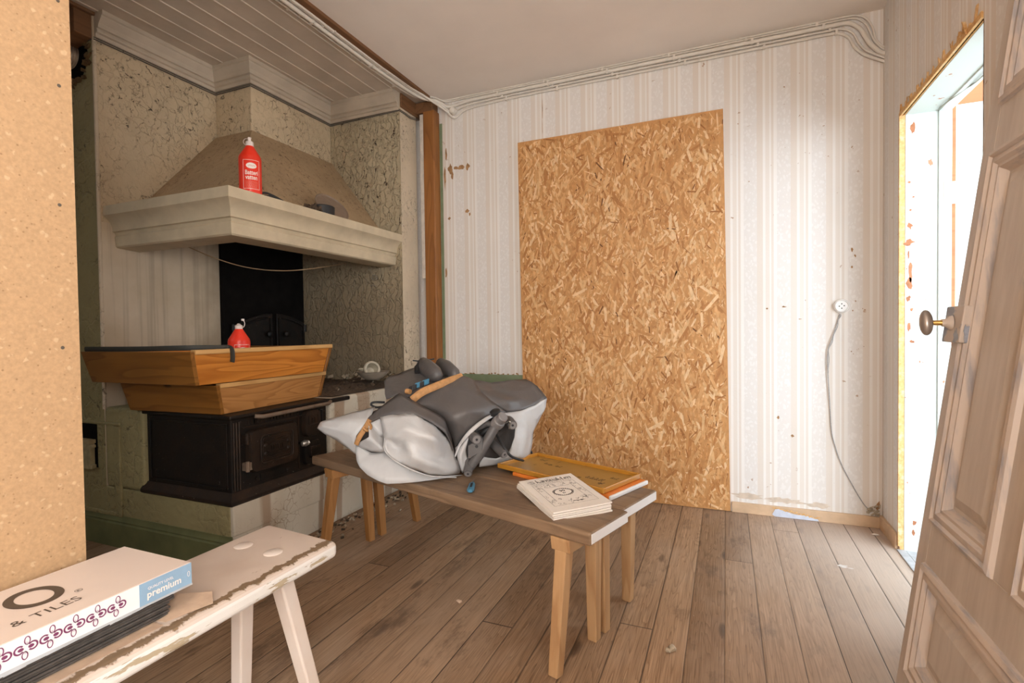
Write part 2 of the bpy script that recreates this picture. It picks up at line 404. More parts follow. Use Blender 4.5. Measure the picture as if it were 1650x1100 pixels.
# ------------------------------------------------------------------ mesh building
class MB:
    def __init__(s): s.v = []; s.f = []; s.mi = []

    def add(s, vs, fs, mi=0):
        b = len(s.v); s.v += [tuple(p) for p in vs]
        for f in fs: s.f.append([b + i for i in f]); s.mi.append(mi)
        return s

    def hexa(s, p, mi=0):  # p: 4 bottom (ccw), 4 top
        return s.add(p, [(3, 2, 1, 0), (4, 5, 6, 7), (0, 1, 5, 4), (1, 2, 6, 5), (2, 3, 7, 6), (3, 0, 4, 7)], mi)

    def box(s, x0, x1, y0, y1, z0, z1, mi=0):
        return s.hexa([(x0, y0, z0), (x1, y0, z0), (x1, y1, z0), (x0, y1, z0), (x0, y0, z1), (x1, y0, z1), (x1, y1, z1), (x0, y1, z1)], mi)

    def obox(s, c, ax, ay, az, mi=0):
        c, ax, ay, az = V(c), V(ax), V(ay), V(az)
        return s.hexa([c - ax - ay - az, c + ax - ay - az, c + ax + ay - az, c - ax + ay - az,
                       c - ax - ay + az, c + ax - ay + az, c + ax + ay + az, c - ax + ay + az], mi)

    def bar(s, a, b, w0, w1=None, ref=(0, 0, 1), h0=None, h1=None, mi=0):
        """tapered square bar from a to b"""
        a, b = V(a), V(b); d = (b - a).normalized()
        r = V(ref)
        if abs(d.dot(r)) > .95: r = V((1, 0, 0))
        x = (r - d * r.dot(d)).normalized(); y = d.cross(x)
        w1 = w1 or w0; h0 = h0 or w0; h1 = h1 or (h0 if w1 == w0 else w1)
        p = [a + x * sx * w0 / 2 + y * sy * h0 / 2 for sx, sy in ((-1, -1), (1, -1), (1, 1), (-1, 1))]
        q = [b + x * sx * w1 / 2 + y * sy * h1 / 2 for sx, sy in ((-1, -1), (1, -1), (1, 1), (-1, 1))]
        return s.hexa(p + q, mi)

    def tube(s, path, r, n=8, mi=0, closed=False, flat=1, ref=None):
        path = [V(p) for p in path]; N = len(path); rings = []; prev = None
        for i, p in enumerate(path):
            if closed: d = path[(i + 1) % N] - path[i - 1]
            else: d = path[min(i + 1, N - 1)] - path[max(i - 1, 0)]
            d.normalize()
            if prev is None:
                g = V(ref) if ref else (V((0, 0, 1)) if abs(d.z) < .9 else V((1, 0, 0)))
            else: g = prev
            x = (g - d * g.dot(d))
            x = x.normalized() if x.length > 1e-6 else d.orthogonal().normalized()
            prev = x; y = d.cross(x)
            rr = r[i] if isinstance(r, (list, tuple)) else r
            rings.append([p + x * cos(2 * pi * k / n) * rr + y * sin(2 * pi * k / n) * rr * flat for k in range(n)])
        vs = [q for R in rings for q in R]; fs = []
        for i in range(N if closed else N - 1):
            j = (i + 1) % N
            for k in range(n): fs.append((i * n + k, i * n + (k + 1) % n, j * n + (k + 1) % n, j * n + k))
        if not closed:
            fs.append(tuple(range(n))[::-1]); fs.append(tuple((N - 1) * n + k for k in range(n)))
        return s.add(vs, fs, mi)

    def lathe(s, prof, o=(0, 0, 0), axis=(0, 0, 1), n=24, mi=0, cap0=True, cap1=True):
        o = V(o); a = V(axis).normalized(); x = a.orthogonal().normalized(); y = a.cross(x)
        vs = [o + a * z + (x * cos(2 * pi * k / n) + y * sin(2 * pi * k / n)) * r for r, z in prof for k in range(n)]
        fs = [(i * n + k, i * n + (k + 1) % n, (i + 1) * n + (k + 1) % n, (i + 1) * n + k) for i in range(len(prof) - 1) for k in range(n)]
        if cap0: fs.append(tuple(range(n))[::-1])
        if cap1: fs.append(tuple((len(prof) - 1) * n + k for k in range(n)))
        return s.add(vs, fs, mi)

    def sweep(s, path, prof, mi=0, caps=True):
        """closed profile [(offset to the right of travel, z)] along a level path [(x, y)] with mitred corners"""
        P = [V((x, y)) for x, y in path]; N = len(P); rings = []
        for i in range(N):
            d0 = (P[i] - P[i - 1]).normalized() if i else None
            d1 = (P[i + 1] - P[i]).normalized() if i < N - 1 else None
            d0 = d0 or d1; d1 = d1 or d0
            n0, n1 = V((d0.y, -d0.x)), V((d1.y, -d1.x))
            b = (n0 + n1); b = b / max(.2, b.dot(n0)) if b.length > 1e-5 else n0
            rings.append([(P[i].x + b.x * o, P[i].y + b.y * o, z) for o, z in prof])
        m = len(prof); vs = [q for R in rings for q in R]
        fs = [(i * m + k, i * m + (k + 1) % m, (i + 1) * m + (k + 1) % m, (i + 1) * m + k) for i in range(N - 1) for k in range(m)]
        if caps: fs += [tuple(range(m))[::-1], tuple((N - 1) * m + k for k in range(m))]
        return s.add(vs, fs, mi)

    def prism(s, poly, h, mi=0):
        """poly: 3D points of a flat outline; h: extrusion vector"""
        h = V(h); n = len(poly); a = [V(p) for p in poly]
        fs = [tuple(range(n))[::-1], tuple(n + i for i in range(n))] + [(i, (i + 1) % n, n + (i + 1) % n, n + i) for i in range(n)]
        return s.add(a + [p + h for p in a], fs, mi)


def build(name, mb, mats, parent=None, smooth=0, bevel=0, segs=2, recalc=True, subsurf=0, solid=0, crease=None):
    me = bpy.data.meshes.new(name)
    off = parent['_o'] if parent is not None else (0, 0, 0)
    me.from_pydata([(x - off[0], y - off[1], z - off[2]) for x, y, z in mb.v], [], mb.f)
    for m in (mats if isinstance(mats, (list, tuple)) else [mats]): me.materials.append(m)
    for p, i in zip(me.polygons, mb.mi): p.material_index = i
    if recalc:
        b = bmesh.new(); b.from_mesh(me); bmesh.ops.recalc_face_normals(b, faces=b.faces); b.to_mesh(me); b.free()
    me.update()
    o = bpy.data.objects.new(name, me); COL.objects.link(o)
    if parent is not None:
        o.parent = parent
    o['_o'] = off
    if smooth:
        for p in me.polygons: p.use_smooth = True
        if smooth < 180: me.set_sharp_from_angle(angle=radians(smooth))
    if solid:
        md = o.modifiers.new('thick', 'SOLIDIFY'); md.thickness = solid; md.offset = 0
    if subsurf:
        md = o.modifiers.new('sub', 'SUBSURF'); md.levels = md.render_levels = subsurf; md.boundary_smooth = 'PRESERVE_CORNERS'
    if bevel:
        md = o.modifiers.new('bev', 'BEVEL'); md.width = bevel; md.segments = segs; md.limit_method = 'ANGLE'; md.angle_limit = radians(35)
        md.harden_normals = False
    return o


def tag(o, label, cat, group=None, kind=None):
    o['label'] = label; o['category'] = cat
    if group: o['group'] = group
    if kind: o['kind'] = kind
    return o


def thing(name, loc, label, cat, group=None):
    o = bpy.data.objects.new(name, None); COL.objects.link(o)
    o.location = loc; o['_o'] = tuple(loc); o.empty_display_size = .05
    return tag(o, label, cat, group)


def struct(name, mb, mats, parent=None, **kw):
    o = build(name, mb, mats, parent, **kw)
    if parent is None: o['kind'] = 'structure'
    return o


def bez(pts, n=10):
    """smooth curve through points"""
    P = [V(p) for p in pts]; out = []
    for i in range(len(P) - 1):
        a, b = P[i], P[i + 1]; t0 = (b - P[i - 1]) * .5 if i else (b - a); t1 = (P[i + 2] - a) * .5 if i + 2 < len(P) else (b - a)
        for k in range(n):
            t = k / n; h = t * t
            out.append(a * (2 * h * t - 3 * h + 1) + t0 * (h * t - 2 * h + t) + b * (-2 * h * t + 3 * h) + t1 * (h * t - h))
    out.append(P[-1]); return out


_TC = {}


def glyphs(txt, size=1., bold=0., spacing=1.):
    """flat lettering outlines as (verts2d, faces, width)"""
    k = (txt, bold, spacing)
    if k not in _TC:
        cu = bpy.data.curves.new('lettering', 'FONT'); cu.body = txt; cu.size = 1; cu.offset = bold; cu.space_character = spacing
        cu.resolution_u = 3
        ob = bpy.data.objects.new('lettering', cu); COL.objects.link(ob)
        dg = bpy.context.evaluated_depsgraph_get(); dg.update()
        me = bpy.data.meshes.new_from_object(ob.evaluated_get(dg))
        vs = [(q.co.x, q.co.y) for q in me.vertices]; fs = [tuple(p.vertices) for p in me.polygons]
        bpy.data.objects.remove(ob); bpy.data.curves.remove(cu); bpy.data.meshes.remove(me)
        _TC[k] = (vs, fs)
    vs, fs = _TC[k]
    vs = [(x * size, y * size) for x, y in vs]
    return vs, fs, (max((x for x, y in vs), default=0))


def put_text(mb, txt, fn, size, bold=0, mi=0, spacing=1, center=False):
    vs, fs, w = glyphs(txt, size, bold, spacing)
    dx = -w / 2 if center else 0
    mb.add([fn(x + dx, y) for x, y in vs], fs, mi); return w


def plane_fn(o, ex, ey, lift=.0006):
    o, ex, ey = V(o), V(ex).normalized(), V(ey).normalized(); n = ex.cross(ey).normalized()
    return lambda x, y: o + ex * x + ey * y + n * lift


def stroke(mb, pts, w, fn, mi=0, nib=None):
    """pen stroke in the plane of fn; nib = fixed nib direction for broad pen"""
    for (x0, y0), (x1, y1) in zip(pts, pts[1:]):
        d = V((x1 - x0, y1 - y0)); L = d.length or 1e-6
        if nib: nx, ny = nib[0] * w / 2, nib[1] * w / 2
        else: nx, ny = -d.y / L * w / 2, d.x / L * w / 2
        mb.add([fn(x0 + nx, y0 + ny), fn(x0 - nx, y0 - ny), fn(x1 - nx, y1 - ny), fn(x1 + nx, y1 + ny)], [(0, 1, 2, 3)], mi)


def ring2(mb, fn, cx, cy, rx, ry, wx, wy=None, a0=0, a1=360, n=32, mi=0):
    wy = wy or wx; vs = []; N = n
    for k in range(N + 1):
        a = radians(a0 + (a1 - a0) * k / N)
        vs.append(fn(cx + cos(a) * rx, cy + sin(a) * ry)); vs.append(fn(cx + cos(a) * (rx - wx), cy + sin(a) * (ry - wy)))
    mb.add(vs, [(2 * k, 2 * k + 1, 2 * k + 3, 2 * k + 2) for k in range(N)], mi)


def oval2(mb, fn, cx, cy, rx, ry, mi=0, n=16):
    vs = []
    for k in range(n + 1):
        a = pi * k / n; x = -cos(a) * rx; y = sin(a) * ry
        vs += [fn(cx + x, cy - y), fn(cx + x, cy + y)]
    mb.add(vs, [(2 * k, 2 * k + 2, 2 * k + 3, 2 * k + 1) for k in range(n)], mi)


def disc2(mb, fn, cx, cy, rx, ry=None, mi=0, n=20):
    ry = ry or rx
    mb.add([fn(cx + cos(2 * pi * k / n) * rx, cy + sin(2 * pi * k / n) * ry) for k in range(n)], [tuple(range(n))], mi)

# ------------------------------------------------------------------ the room
XR, YB, ZC = .746, 3.18, 2.655      # right wall, back wall, ceiling
XP, YF, XW, YP = -2.003, 1.6, -2.886, 2.927   # pier front, chimney front, niche back, pier side
YFL, XFL = 2.262, -2.59             # flue

mb = MB().box(-3.7, .95, -2.4, 3.4, -.06, 0)
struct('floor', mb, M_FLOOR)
mb = MB().box(-1.86, .95, -2.4, 3.4, ZC, ZC + .06)
struct('ceiling', mb, M_CEIL)
mb = MB().box(-2.95, -1.905, -2.4, 3.3, 2.645, 2.72)
for k in range(9):
    x = -2.018 - .118 * k
    if x > -2.95: mb.obox((x, .45, 2.6445), (.0055, 0, 0), (0, 2.85, 0), (0, 0, .004))
struct('ceiling_boarded', mb, M_BEAD, bevel=.002, segs=1)
struct('trim_1', MB().box(-1.905, -1.858, -2.4, 3.18, 2.637, 2.72), M_BROWN_BEAM)

# back wall, with the paper stopping above a strip of green wainscot beside the post
mb = MB().box(-3.7, .95, YB, YB + .12, 0, 2.75)
wb = struct('wall_back', mb, M_PAPER_B)
g = MB().box(-1.846, -1.235, YB - .004, YB, 0, .752).box(-1.846, -1.826, YB - .004, YB, .75, 2.5)
build('green_wainscot', g, M_GREEN_BOARD, wb)
rg = random.Random(3)


def blob(mb, fn, cx, cy, rx, ry, n=11, jag=.45, mi=0, g=rg):
    mb.add([fn(cx + cos(2 * pi * k / n) * rx * (1 + g.uniform(-jag, jag)), cy + sin(2 * pi * k / n) * ry * (1 + g.uniform(-jag, jag))) for k in range(n)], [tuple(range(n))], mi)


fnb = lambda x, z: (x, YB - .0012, z)
t = MB()
for u, v, w, h in ((726, 272, 5, 9), (735, 271, 6, 3), (744, 270, 7, 4), (754, 268, 4, 6), (729, 283, 3, 7), (753, 340, 4, 4), (757, 345, 2, 4), (724, 352, 3, 3),
                   (1373, 402, 2, 5), (1378, 412, 2, 3), (1373, 430, 2, 3), (1263, 494, 5, 2), (1236, 497, 3, 2), (1289, 514, 3, 1), (1277, 702, 3, 3), (1254, 672, 3, 4), (874, 175, 1, 16), (874, 205, .6, 12), (1415, 815, 5, 10), (717, 285, 2, 22), (719, 250, 2, 12), (719, 440, 2, 10), (1425, 108, 3, 9), (1374, 500, 1, 2), (1390, 497, 1, 1.4), (1372, 566, 1.2, 1.2), (1375, 570, 1, 1), (1383, 562, 1, 1), (1392, 558, 1, 1)):
    p = at(u, v, Y=YB); blob(t, fnb, p.x, p.z, w * (.0034 if u < 800 else .0022), h * (.0034 if u < 880 else .0022))
for k in range(26):
    p = at(745 + rg.random() * 90, 603 + rg.uniform(-2, 1), Y=YB); blob(t, fnb, p.x, p.z, .008, .005)
build('wallpaper_tear', t, plain('paper_tear_brown', (.36, .20, .09), .8, var=.3), wb)
t = MB()
blob(t, fnb, .115, .098, .07, .018, 24, .4); blob(t, fnb, .30, .09, .10, .014, 26, .4); blob(t, fnb, .46, .085, .05, .016, 18, .4)
build('bare_patch', t, plain('paper_bare_tan', (.62, .52, .42), .8), wb)

# right wall: thin papered board on logs, with the outer doorway and an added, unseen window nearer the front
DY0, DY1, DZ = 2.07, 2.888, 2.012
mb = MB()
for a, b, c, d in ((2.888, 3.3, 0, 2.75), (DY0, DY1, DZ, 2.75), (-.25, DY0, 0, 2.75), (-1.45, -.25, 0, .8), (-1.45, -.25, 2.1, 2.75), (-2.4, -1.45, 0, 2.75)):
    mb.box(XR, .93, a, b, c, d)
struct('wall_right', mb, M_PAPER_R)
mb = MB()
rg = random.Random(11)


def torn(mb, fn, L, w, step=.007, spike=.03):
    """a ragged strip of torn board edge"""
    x = 0; top = []; 
    while x < L:
        top.append((x, w * rg.uniform(.5, 1.0) + (spike * rg.random() ** 3 if rg.random() < .35 else 0))); x += step * rg.uniform(.6, 1.5)
    for (x0, h0), (x1, h1) in zip(top, top[1:]):
        mb.add([fn(x0, 0, 0), fn(x1, 0, 0), fn(x1, h1, .3), fn(x0, h0, .3), fn(x0, 0, 1), fn(x1, 0, 1), fn(x1, h1 * .8, 1), fn(x0, h0 * .8, 1)],
               [(0, 1, 2, 3), (3, 2, 6, 7), (7, 6, 5, 4), (0, 3, 7, 4), (1, 5, 6, 2)])


# far jamb: the cut end of the board; head: splintered edge
torn(mb, lambda a, h, d: (XR + .012 - d * .016, DY1 + h, .05 + a), DZ - .05, .022, .006, .012)
torn(mb, lambda a, h, d: (XR + .010 - d * .016, DY1 - a, DZ - .004 + h), DY1 - DY0, .022, .008, .045)
torn(mb, lambda a, h, d: (XR + .010 - d * .010, DY0 - h * .3, .05 + a), DZ - .05, .02, .012, .02)
mb.box(XR + .0005, XR + .018, DY1 - .002, DY1 + .004, 0, DZ).box(XR + .0005, XR + .018, DY0, DY1, DZ - .001, DZ + .006)
mb.box(XR - .0065, XR + .002, DY0, DY1, DZ - .007, DZ + .011).box(XR - .0065, XR + .002, DY1 - .003, DY1 + .007, .02, DZ + .008)
for k in range(26):
    a = rg.random(); y = DY1 - a * (DY1 - DY0); z = DZ + .012 + rg.random() * .02; r = rg.uniform(.004, .012) * (1 + 1.2 * (a > .85))
    mb.obox((XR - .005 * rg.random(), y, z), V((.5, .3, rg.uniform(-1, 1))).normalized() * r * .5, V((.1, 1, rg.uniform(-1.5, 1.5))).normalized() * r * .35, V((0, rg.uniform(-.6, .6), 1)).normalized() * r * 1.7)
struct('trim_2', mb, M_FIBRE)

# white board lining of the deep reveal
mb = MB()
mb.box(.762, .885, DY1 - .004, DY1 + .02, -.02, DZ + .02).box(.883, .931, DY1 - .012, DY1 + .02, -.02, DZ + .02)
mb.box(.762, .885, DY0 - .02, DY1 + .02, DZ - .004, DZ + .02).box(.883, .931, DY0 - .02, DY1 + .02, DZ - .010, DZ + .02)
mb.box(.762, .931, DY0 - .02, DY0 + .004, -.02, DZ + .02)
ln = struct('trim_3', mb, M_LINING, bevel=.002)
ch = MB(); rc = random.Random(5); fnj = lambda x, z: (x, DY1 - .0046, z)
for u, v, w_, h_ in ((1471, 207, 3, 9), (1465, 293, 2, 2), (1472, 317, 2, 2), (1467, 338, 2, 2), (1466, 364, 4, 5), (1464, 390, 7, 5), (1464, 410, 1.5, 6), (1467, 438, 3, 14), (1466, 456, 5, 8), (1464, 481, 3, 5), (1469, 498, 3, 3), (1465, 525, 2.5, 10), (1469, 550, 3, 3), (1473, 842, 3, 4), (1472, 858, 2, 6), (1459, 640, 1, 1)):
    p = at(u, v, Y=DY1 - .0046); blob(ch, fnj, p.x, p.z, w_ * .0026, h_ * .0026, 10, .5, 0, rc)
build('paint_chip', ch, plain('bare_reddish_wood', (.42, .17, .08), .8, var=.3), ln)
build('bell_wire', MB().tube(bez([(.88, DY1 - .02, DZ - .004), (.875, DY1 - .10, DZ - .013), (.90, DY1 - .22, DZ - .008), (.91, DY1 - .34, DZ - .016), (.905, DY1 - .6, DZ - .012)]), .0028, 6), plain('wire_grey', (.42, .42, .36), .6), ln, smooth=60)
mb = MB().box(.931, .946, DY1 - .004, DY1 + .05, 0, DZ + .06)
build('frame_edge', mb, M_PORCH, ln)
mb = MB()
for k in range(5): mb.box(.77 + k * .055, .822 + k * .055, DY0 - .02, DY1, -.03, .004)
mb.box(XR - .012, XR + .022, DY0, DY1, -.02, .006)
struct('floor_threshold', mb, plain('threshold_grey', (.42, .42, .43), .7, var=.15, scale=25), bevel=.002)
# porch outside: side wall of brown boards, soffit and deck
mb = MB()
for k in range(19): mb.box(.931, 2.4, 3.0 + .004 * (k % 2 == 0), 3.03, k * .135, k * .135 + .131)
mb.box(.931, 2.4, 3.03, 3.06, 0, 2.6)
struct('wall_porch', mb, M_PORCH)
struct('floor_porch', MB().box(.93, 3.2, -2.4, 3.2, -.12, -.03), plain('deck_grey', (.45, .43, .4), .8, var=.2))
# the outer door, swung open against the porch wall
mb = MB().box(.966, 1.80, 2.925, 2.97, .02, 2.035)
d1 = struct('door_1', mb, M_LINING, bevel=.002)
build('hinge_stile_edge', MB().box(.955, .966, 2.922, 2.97, .02, 2.035), M_GREENEDGE, d1)
mb = MB().box(.951, .956, 2.90, 2.935, 1.58, 1.69).lathe([(.008, 0), (.010, .01), (.010, .055), (.004, .062), (.004, .068), (.010, .07), (.010, .125), (.003, .135)], (.948, 2.90, 1.57), n=12)
mb.box(.90, .948, 2.874, 2.8765, 1.585, 1.685)
build('hinge', mb, plain('hinge_painted', (.60, .55, .42), .5, var=.2, scale=60), d1, smooth=40)

# chipboard partition on the camera's left
mb = MB().box(-1.352, -1.34, -2.4, .697, 0, 2.645)
wl = struct('wall_left', mb, M_PANEL)
for u, v in ((95, 138), (93, 1), (96, 330), (101, 560)):
    p = at(u, v, X=-1.34)
    build('screw', MB().lathe([(.0001, .0014), (.0032, .0014), (.0038, 0)], (-1.34, p.y, p.z), (1, 0, 0), 10), M_DARK_WIRE, wl)
# the rest of the shell, behind and beside the camera
struct('wall_side', MB().box(-3.72, -3.6, -2.4, 3.3, 0, 2.75), M_PLASTER)
mb = MB()
for a, b, c, d in ((-3.7, -.9, 0, 2.75), (.3, .95, 0, 2.75), (-.9, .3, 0, .8), (-.9, .3, 2.15, 2.75)): mb.box(a, b, -2.45, -2.33, c, d)
struct('wall_front', mb, M_PLASTER)


def window(name, o, ex, w, h, nrm):
    """cross-barred window frame in an opening; o = lower corner"""
    o, ex, nrm = V(o), V(ex), V(nrm); z = V((0, 0, 1)); mb = MB()
    for a0, a1, b0, b1 in ((0, w, 0, .05), (0, w, h - .05, h), (0, .05, 0, h), (w - .05, w, 0, h), (w / 2 - .03, w / 2 + .03, 0, h), (0, w, h * .62, h * .62 + .03)):
        c = o + ex * (a0 + a1) / 2 + z * (b0 + b1) / 2
        mb.obox(c, ex * (a1 - a0) / 2, nrm * .025, z * (b1 - b0) / 2)
    return struct(name, mb, M_LINING)


window('window_1', (-.9, -2.39, .8), (1, 0, 0), 1.2, 1.35, (0, 1, 0))
window('added_window', (.84, -1.45, .8), (0, 1, 0), 1.2, 1.3, (1, 0, 0))  # window added out of view so light can reach the chimney

# baseboards
mb = MB().box(.03, XR, YB - .014, YB, 0, .058)
bb = struct('baseboard_back', mb, M_TAN, bevel=.002)
t = MB(); fnq = lambda x, z: (x, YB - .0155, z)
t.add([fnq(x, z) for x, z in ((.235, .012), (.25, .042), (.27, .046), (.30, .038), (.33, .028), (.36, .024), (.40, .026), (.43, .016), (.455, .012), (.46, .002), (.35, .002), (.25, .002))], [tuple(range(12))])
build('scraped_patch', t, plain('scraped_bluish', (.56, .60, .70), .7), bb)
t = MB()
for k in range(26): 
    x = .24 + k * .0088; blob(t, lambda a, b: (a, YB - .016, b), x, .05 - .033 * (k / 26) + rg.uniform(-.004, .004), .006, .004, 7)
build('splintered_edge', t, M_FIBRE, bb)
struct('baseboard_right', MB().box(XR - .014, XR, 2.9, YB - .013, 0, .07), M_TAN, bevel=.002)

# chimney block, niche, pier and the wall the stove backs on
mb = MB()
mb.add([(-3.65, YF, 0), (XW, YF, 0), (XW, YF, 2.75), (-3.65, YF, 2.75)], [(0, 1, 2, 3)], 0)
mb.add([(XW, YF, 1.62), (XW, YP, 1.62), (XW, YP, 2.75), (XW, YF, 2.75)], [(0, 1, 2, 3)], 1)
mb.add([(XW, YF, 0), (XW, YP, 0), (XW, YP, 1.62), (XW, YF, 1.62)], [(0, 1, 2, 3)], 2)
mb.add([(XW, YP, 0), (XP, YP, 0), (XP, YP, 2.75), (XW, YP, 2.75)], [(0, 1, 2, 3)], 3)
mb.add([(XP, YP, 0), (XP, YB - .06, 0), (XP, YB - .06, 2.75), (XP, YP, 2.75)], [(0, 1, 2, 3)], 4)
mb.add([(XP, YB - .06, 0), (XP, YB - .06, 2.75), (-3.65, YB - .06, 2.75), (-3.65, YB - .06, 0)], [(0, 1, 2, 3)], 4)
mb.add([(-3.65, YF, 0), (-3.65, YF, 2.75), (-3.65, YB - .06, 2.75), (-3.65, YB - .06, 0)], [(0, 1, 2, 3)], 4)
M_NICHE = None


def niche():
    m = NT('niche_plaster'); o = m.obj(); x, y, z = m.xyz(o)
    st = m.ramp(m.noise(m.map(o, sc=(1, 30, .5)), 1, 4, .6), [(.52, 0.), (.66, 1.)])
    tn = m.noise(o, 4, 5)
    c = m.mix(m.ramp(tn, [(.35, 0.), (.7, 1.)]), (.64, .54, .41), (.53, .43, .30))
    c = m.mix(m.math('MULTIPLY', st, .4), c, (.28, .22, .16))
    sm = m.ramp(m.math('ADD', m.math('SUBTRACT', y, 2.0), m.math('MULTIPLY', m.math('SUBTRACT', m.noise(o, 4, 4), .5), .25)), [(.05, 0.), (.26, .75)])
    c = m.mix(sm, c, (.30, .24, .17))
    return m.done(c, .6, m.bump(m.noise(o, 30, 4), .2, .004), 0, .3)


M_NICHE = niche()
bm_o = struct('wall_chimney', mb, [M_PEEL_GREEN, M_PEEL, M_NICHE, M_PEEL_PIER, M_PEEL_SOFT], recalc=False)
# rounded plaster arrises
mb = MB().tube([(XW - .004, YF + .004, .68), (XW - .004, YF + .004, 2.66)], .009, 8)
build('plaster_corner', mb, M_PEEL_SOFT, bm_o, smooth=60)
# torn hole round the duct
t = MB(); hp = at(122, 92, Y=YF)
for k in range(60):
    a = rg.random() * 2 * pi; r = .12 * (1 + rg.uniform(-.1, .25))
    t.obox((hp.x + cos(a) * r * .8, YF - .004, hp.z + sin(a) * r), V((rg.uniform(-1, 1), .3, 1)).normalized() * .012, V((1, 0, rg.uniform(-1, 1))).normalized() * .012, (0, .006, 0))
build('torn_hole_edge', t, plain('torn_brown', (.16, .10, .045), .9, var=.4), bm_o)
t = MB().add([(hp.x + cos(2 * pi * k / 20) * .10, YF - .001, hp.z + sin(2 * pi * k / 20) * .125) for k in range(20)], [tuple(range(20))])
build('dark_hole', t, M_SOOT, bm_o)
dk = tag(build('vent_duct', MB().lathe([(.062 + .005 * (k % 2), -.02 + k * .006) for k in range(22)], (hp.x - .035, YF, hp.z + .01), (0, -1, 0), 28), M_DUCT, smooth=50),
         'shiny ribbed metal duct end poking out of a torn hole high in the green wall', 'duct')
# old beam and torn boards where the boarded ceiling stops
mb = MB().obox((-3.2, 1.2, 2.66), (.33, 0, 0), (0, 1.9, 0), (0, 0, .03)).obox((-2.99, 1.56, 2.60), (.10, 0, .02), (0, .04, 0), (0, 0, .10))
struct('trim_4', mb, M_BROWN_BEAM, bevel=.004)

# cornice round flue, niche and pier
cz = 2.645
prof = [(0, cz), (.074, cz), (.074, cz - .020), (.066, cz - .024), (.064, cz - .030), (.056, cz - .040), (.044, cz - .054), (.038, cz - .066), (.037, cz - .074), (.026, cz - .077), (.026, cz - .084), (.030, cz - .088), (.028, cz - .096), (.016, cz - .100), (.014, cz - .118), (0, cz - .118)]
mb = MB().sweep([(XW, YF + .002), (XW, YFL), (XFL, YFL), (XFL, YP), (XP - .002, YP)], prof)
struct('trim_5', mb, M_CORN)
# brown lintel log over the pier front and the post in the corner
mb = MB().box(XP - .06, XP + .012, YP + .005, YB, 2.55, 2.643).box(-2.0, -1.858, 3.10, YB, 2.565, 2.637)
struct('trim_6', mb, M_BROWN_BEAM, bevel=.005)
mb = MB().box(-1.935, -1.846, 3.10, YB, 0, 2.575)
struct('trim_7', mb, M_BROWN_TIMBER, bevel=.008)
mb = MB().box(-1.968, -1.938, 3.112, YB, 1.42, 2.56)
struct('trim_8', mb, plain('white_trim', (.66, .61, .55), .5), bevel=.003)

# ------------------------------------------------------------------ fireplace
fp = thing('fireplace', (XP, YF, 0), 'cream masonry cooking hearth with flared hood and moulded mantel shelf beside the brown post', 'fireplace')
# plinth under the stove, masonry left of it and the wide block right of it
mb = MB()
mb.box(XW - .01, XP - .012, YF - .002, YF + .62, 0, .292)
pl = build('plinth', mb, [M_PEEL_GREEN], fp, bevel=.006)
for p in pl.data.polygons: p.material_index = 0


def hearth_white():
    m = NT('hearth_streaked'); o = m.obj(); x, y, z = m.xyz(o)
    d = m.voro(m.vadd(o, m.noisec(o, 9, 3), .08), 26, 'DISTANCE_TO_EDGE')
    ck = m.math('MULTIPLY', m.ramp(d, [(0, 1.), (.05, 0.)]), m.ramp(m.noise(o, 5, 4), [(.48, 0.), (.6, 1.)]))
    st = m.ramp(m.noise(m.map(o, sc=(1, 6.5, .25), loc=(0, .35, 0)), 1, 2, .4), [(.545, 0.), (.57, 1.)])
    c = m.mix(m.noise(o, 4, 4), (.64, .59, .49), (.50, .45, .36))
    c = m.mix(m.math('MULTIPLY', st, .7), c, (.30, .19, .115))
    c = m.mix(m.math('MULTIPLY', ck, .7), c, (.2, .12, .06))
    return m.done(c, .65, m.bump(m.noise(o, 30, 4), .3, .004), 0, .3)


M_HEARTH = hearth_white()
mb = MB().box(XP - .02, XP + .004, YF + .002, YF + .62, .155, .292).box(XP - .03, XP - .003, YF + .002, YP, 0, .155)
build('limewashed_side', mb, M_HEARTH, fp, bevel=.005)
mb = MB().box(-2.884, -2.585, YF - .004, YF + .62, .292, .692).box(XW, -2.585, YF + .25, YF + .62, .292, .692)
build('left_block', mb, M_PEEL_GREEN, fp, bevel=.018, segs=3)
mb = MB().box(XW, XP, YF + .62, YP, 0, .69)
build('right_block', mb, M_HEARTH, fp, bevel=.02, segs=3)
mb = MB().box(-2.80, -2.755, YF - .012, YF, .155, .60).box(-3.10, -2.755, YF - .012, YF, .605, .618).box(-3.10, -2.755, YF - .010, YF, .15, .17)
build('panel_frame', mb, M_PEEL_GREEN, fp, bevel=.004)
prof = [(0, 0), (.016, 0), (.016, .115), (.010, .122), (.012, .130), (.006, .140), (.004, .155), (0, .157)]
mb = MB().sweep([(-3.3, YF), (XP, YF)], prof)
build('green_baseboard', mb, M_GREEN_PAINT, fp, smooth=30)
# soot hatch
mb = MB().box(-3.10, -2.95, YF - .002, YF + .02, .38, .60)
hb = build('soot_hatch', mb, M_SOOT, fp)
mb = MB().box(-3.11, -2.962, YF - .03, YF - .006, .375, .51).box(-3.11, -2.955, YF - .036, YF - .004, .505, .525).box(-2.964, -2.945, YF - .03, YF - .01, .38, .40).box(-2.964, -2.945, YF - .03, YF - .01, .485, .50)
build('hatch_door', mb, plain('hatch_cream', (.34, .29, .17), .55, var=.25, scale=30), hb, bevel=.003)
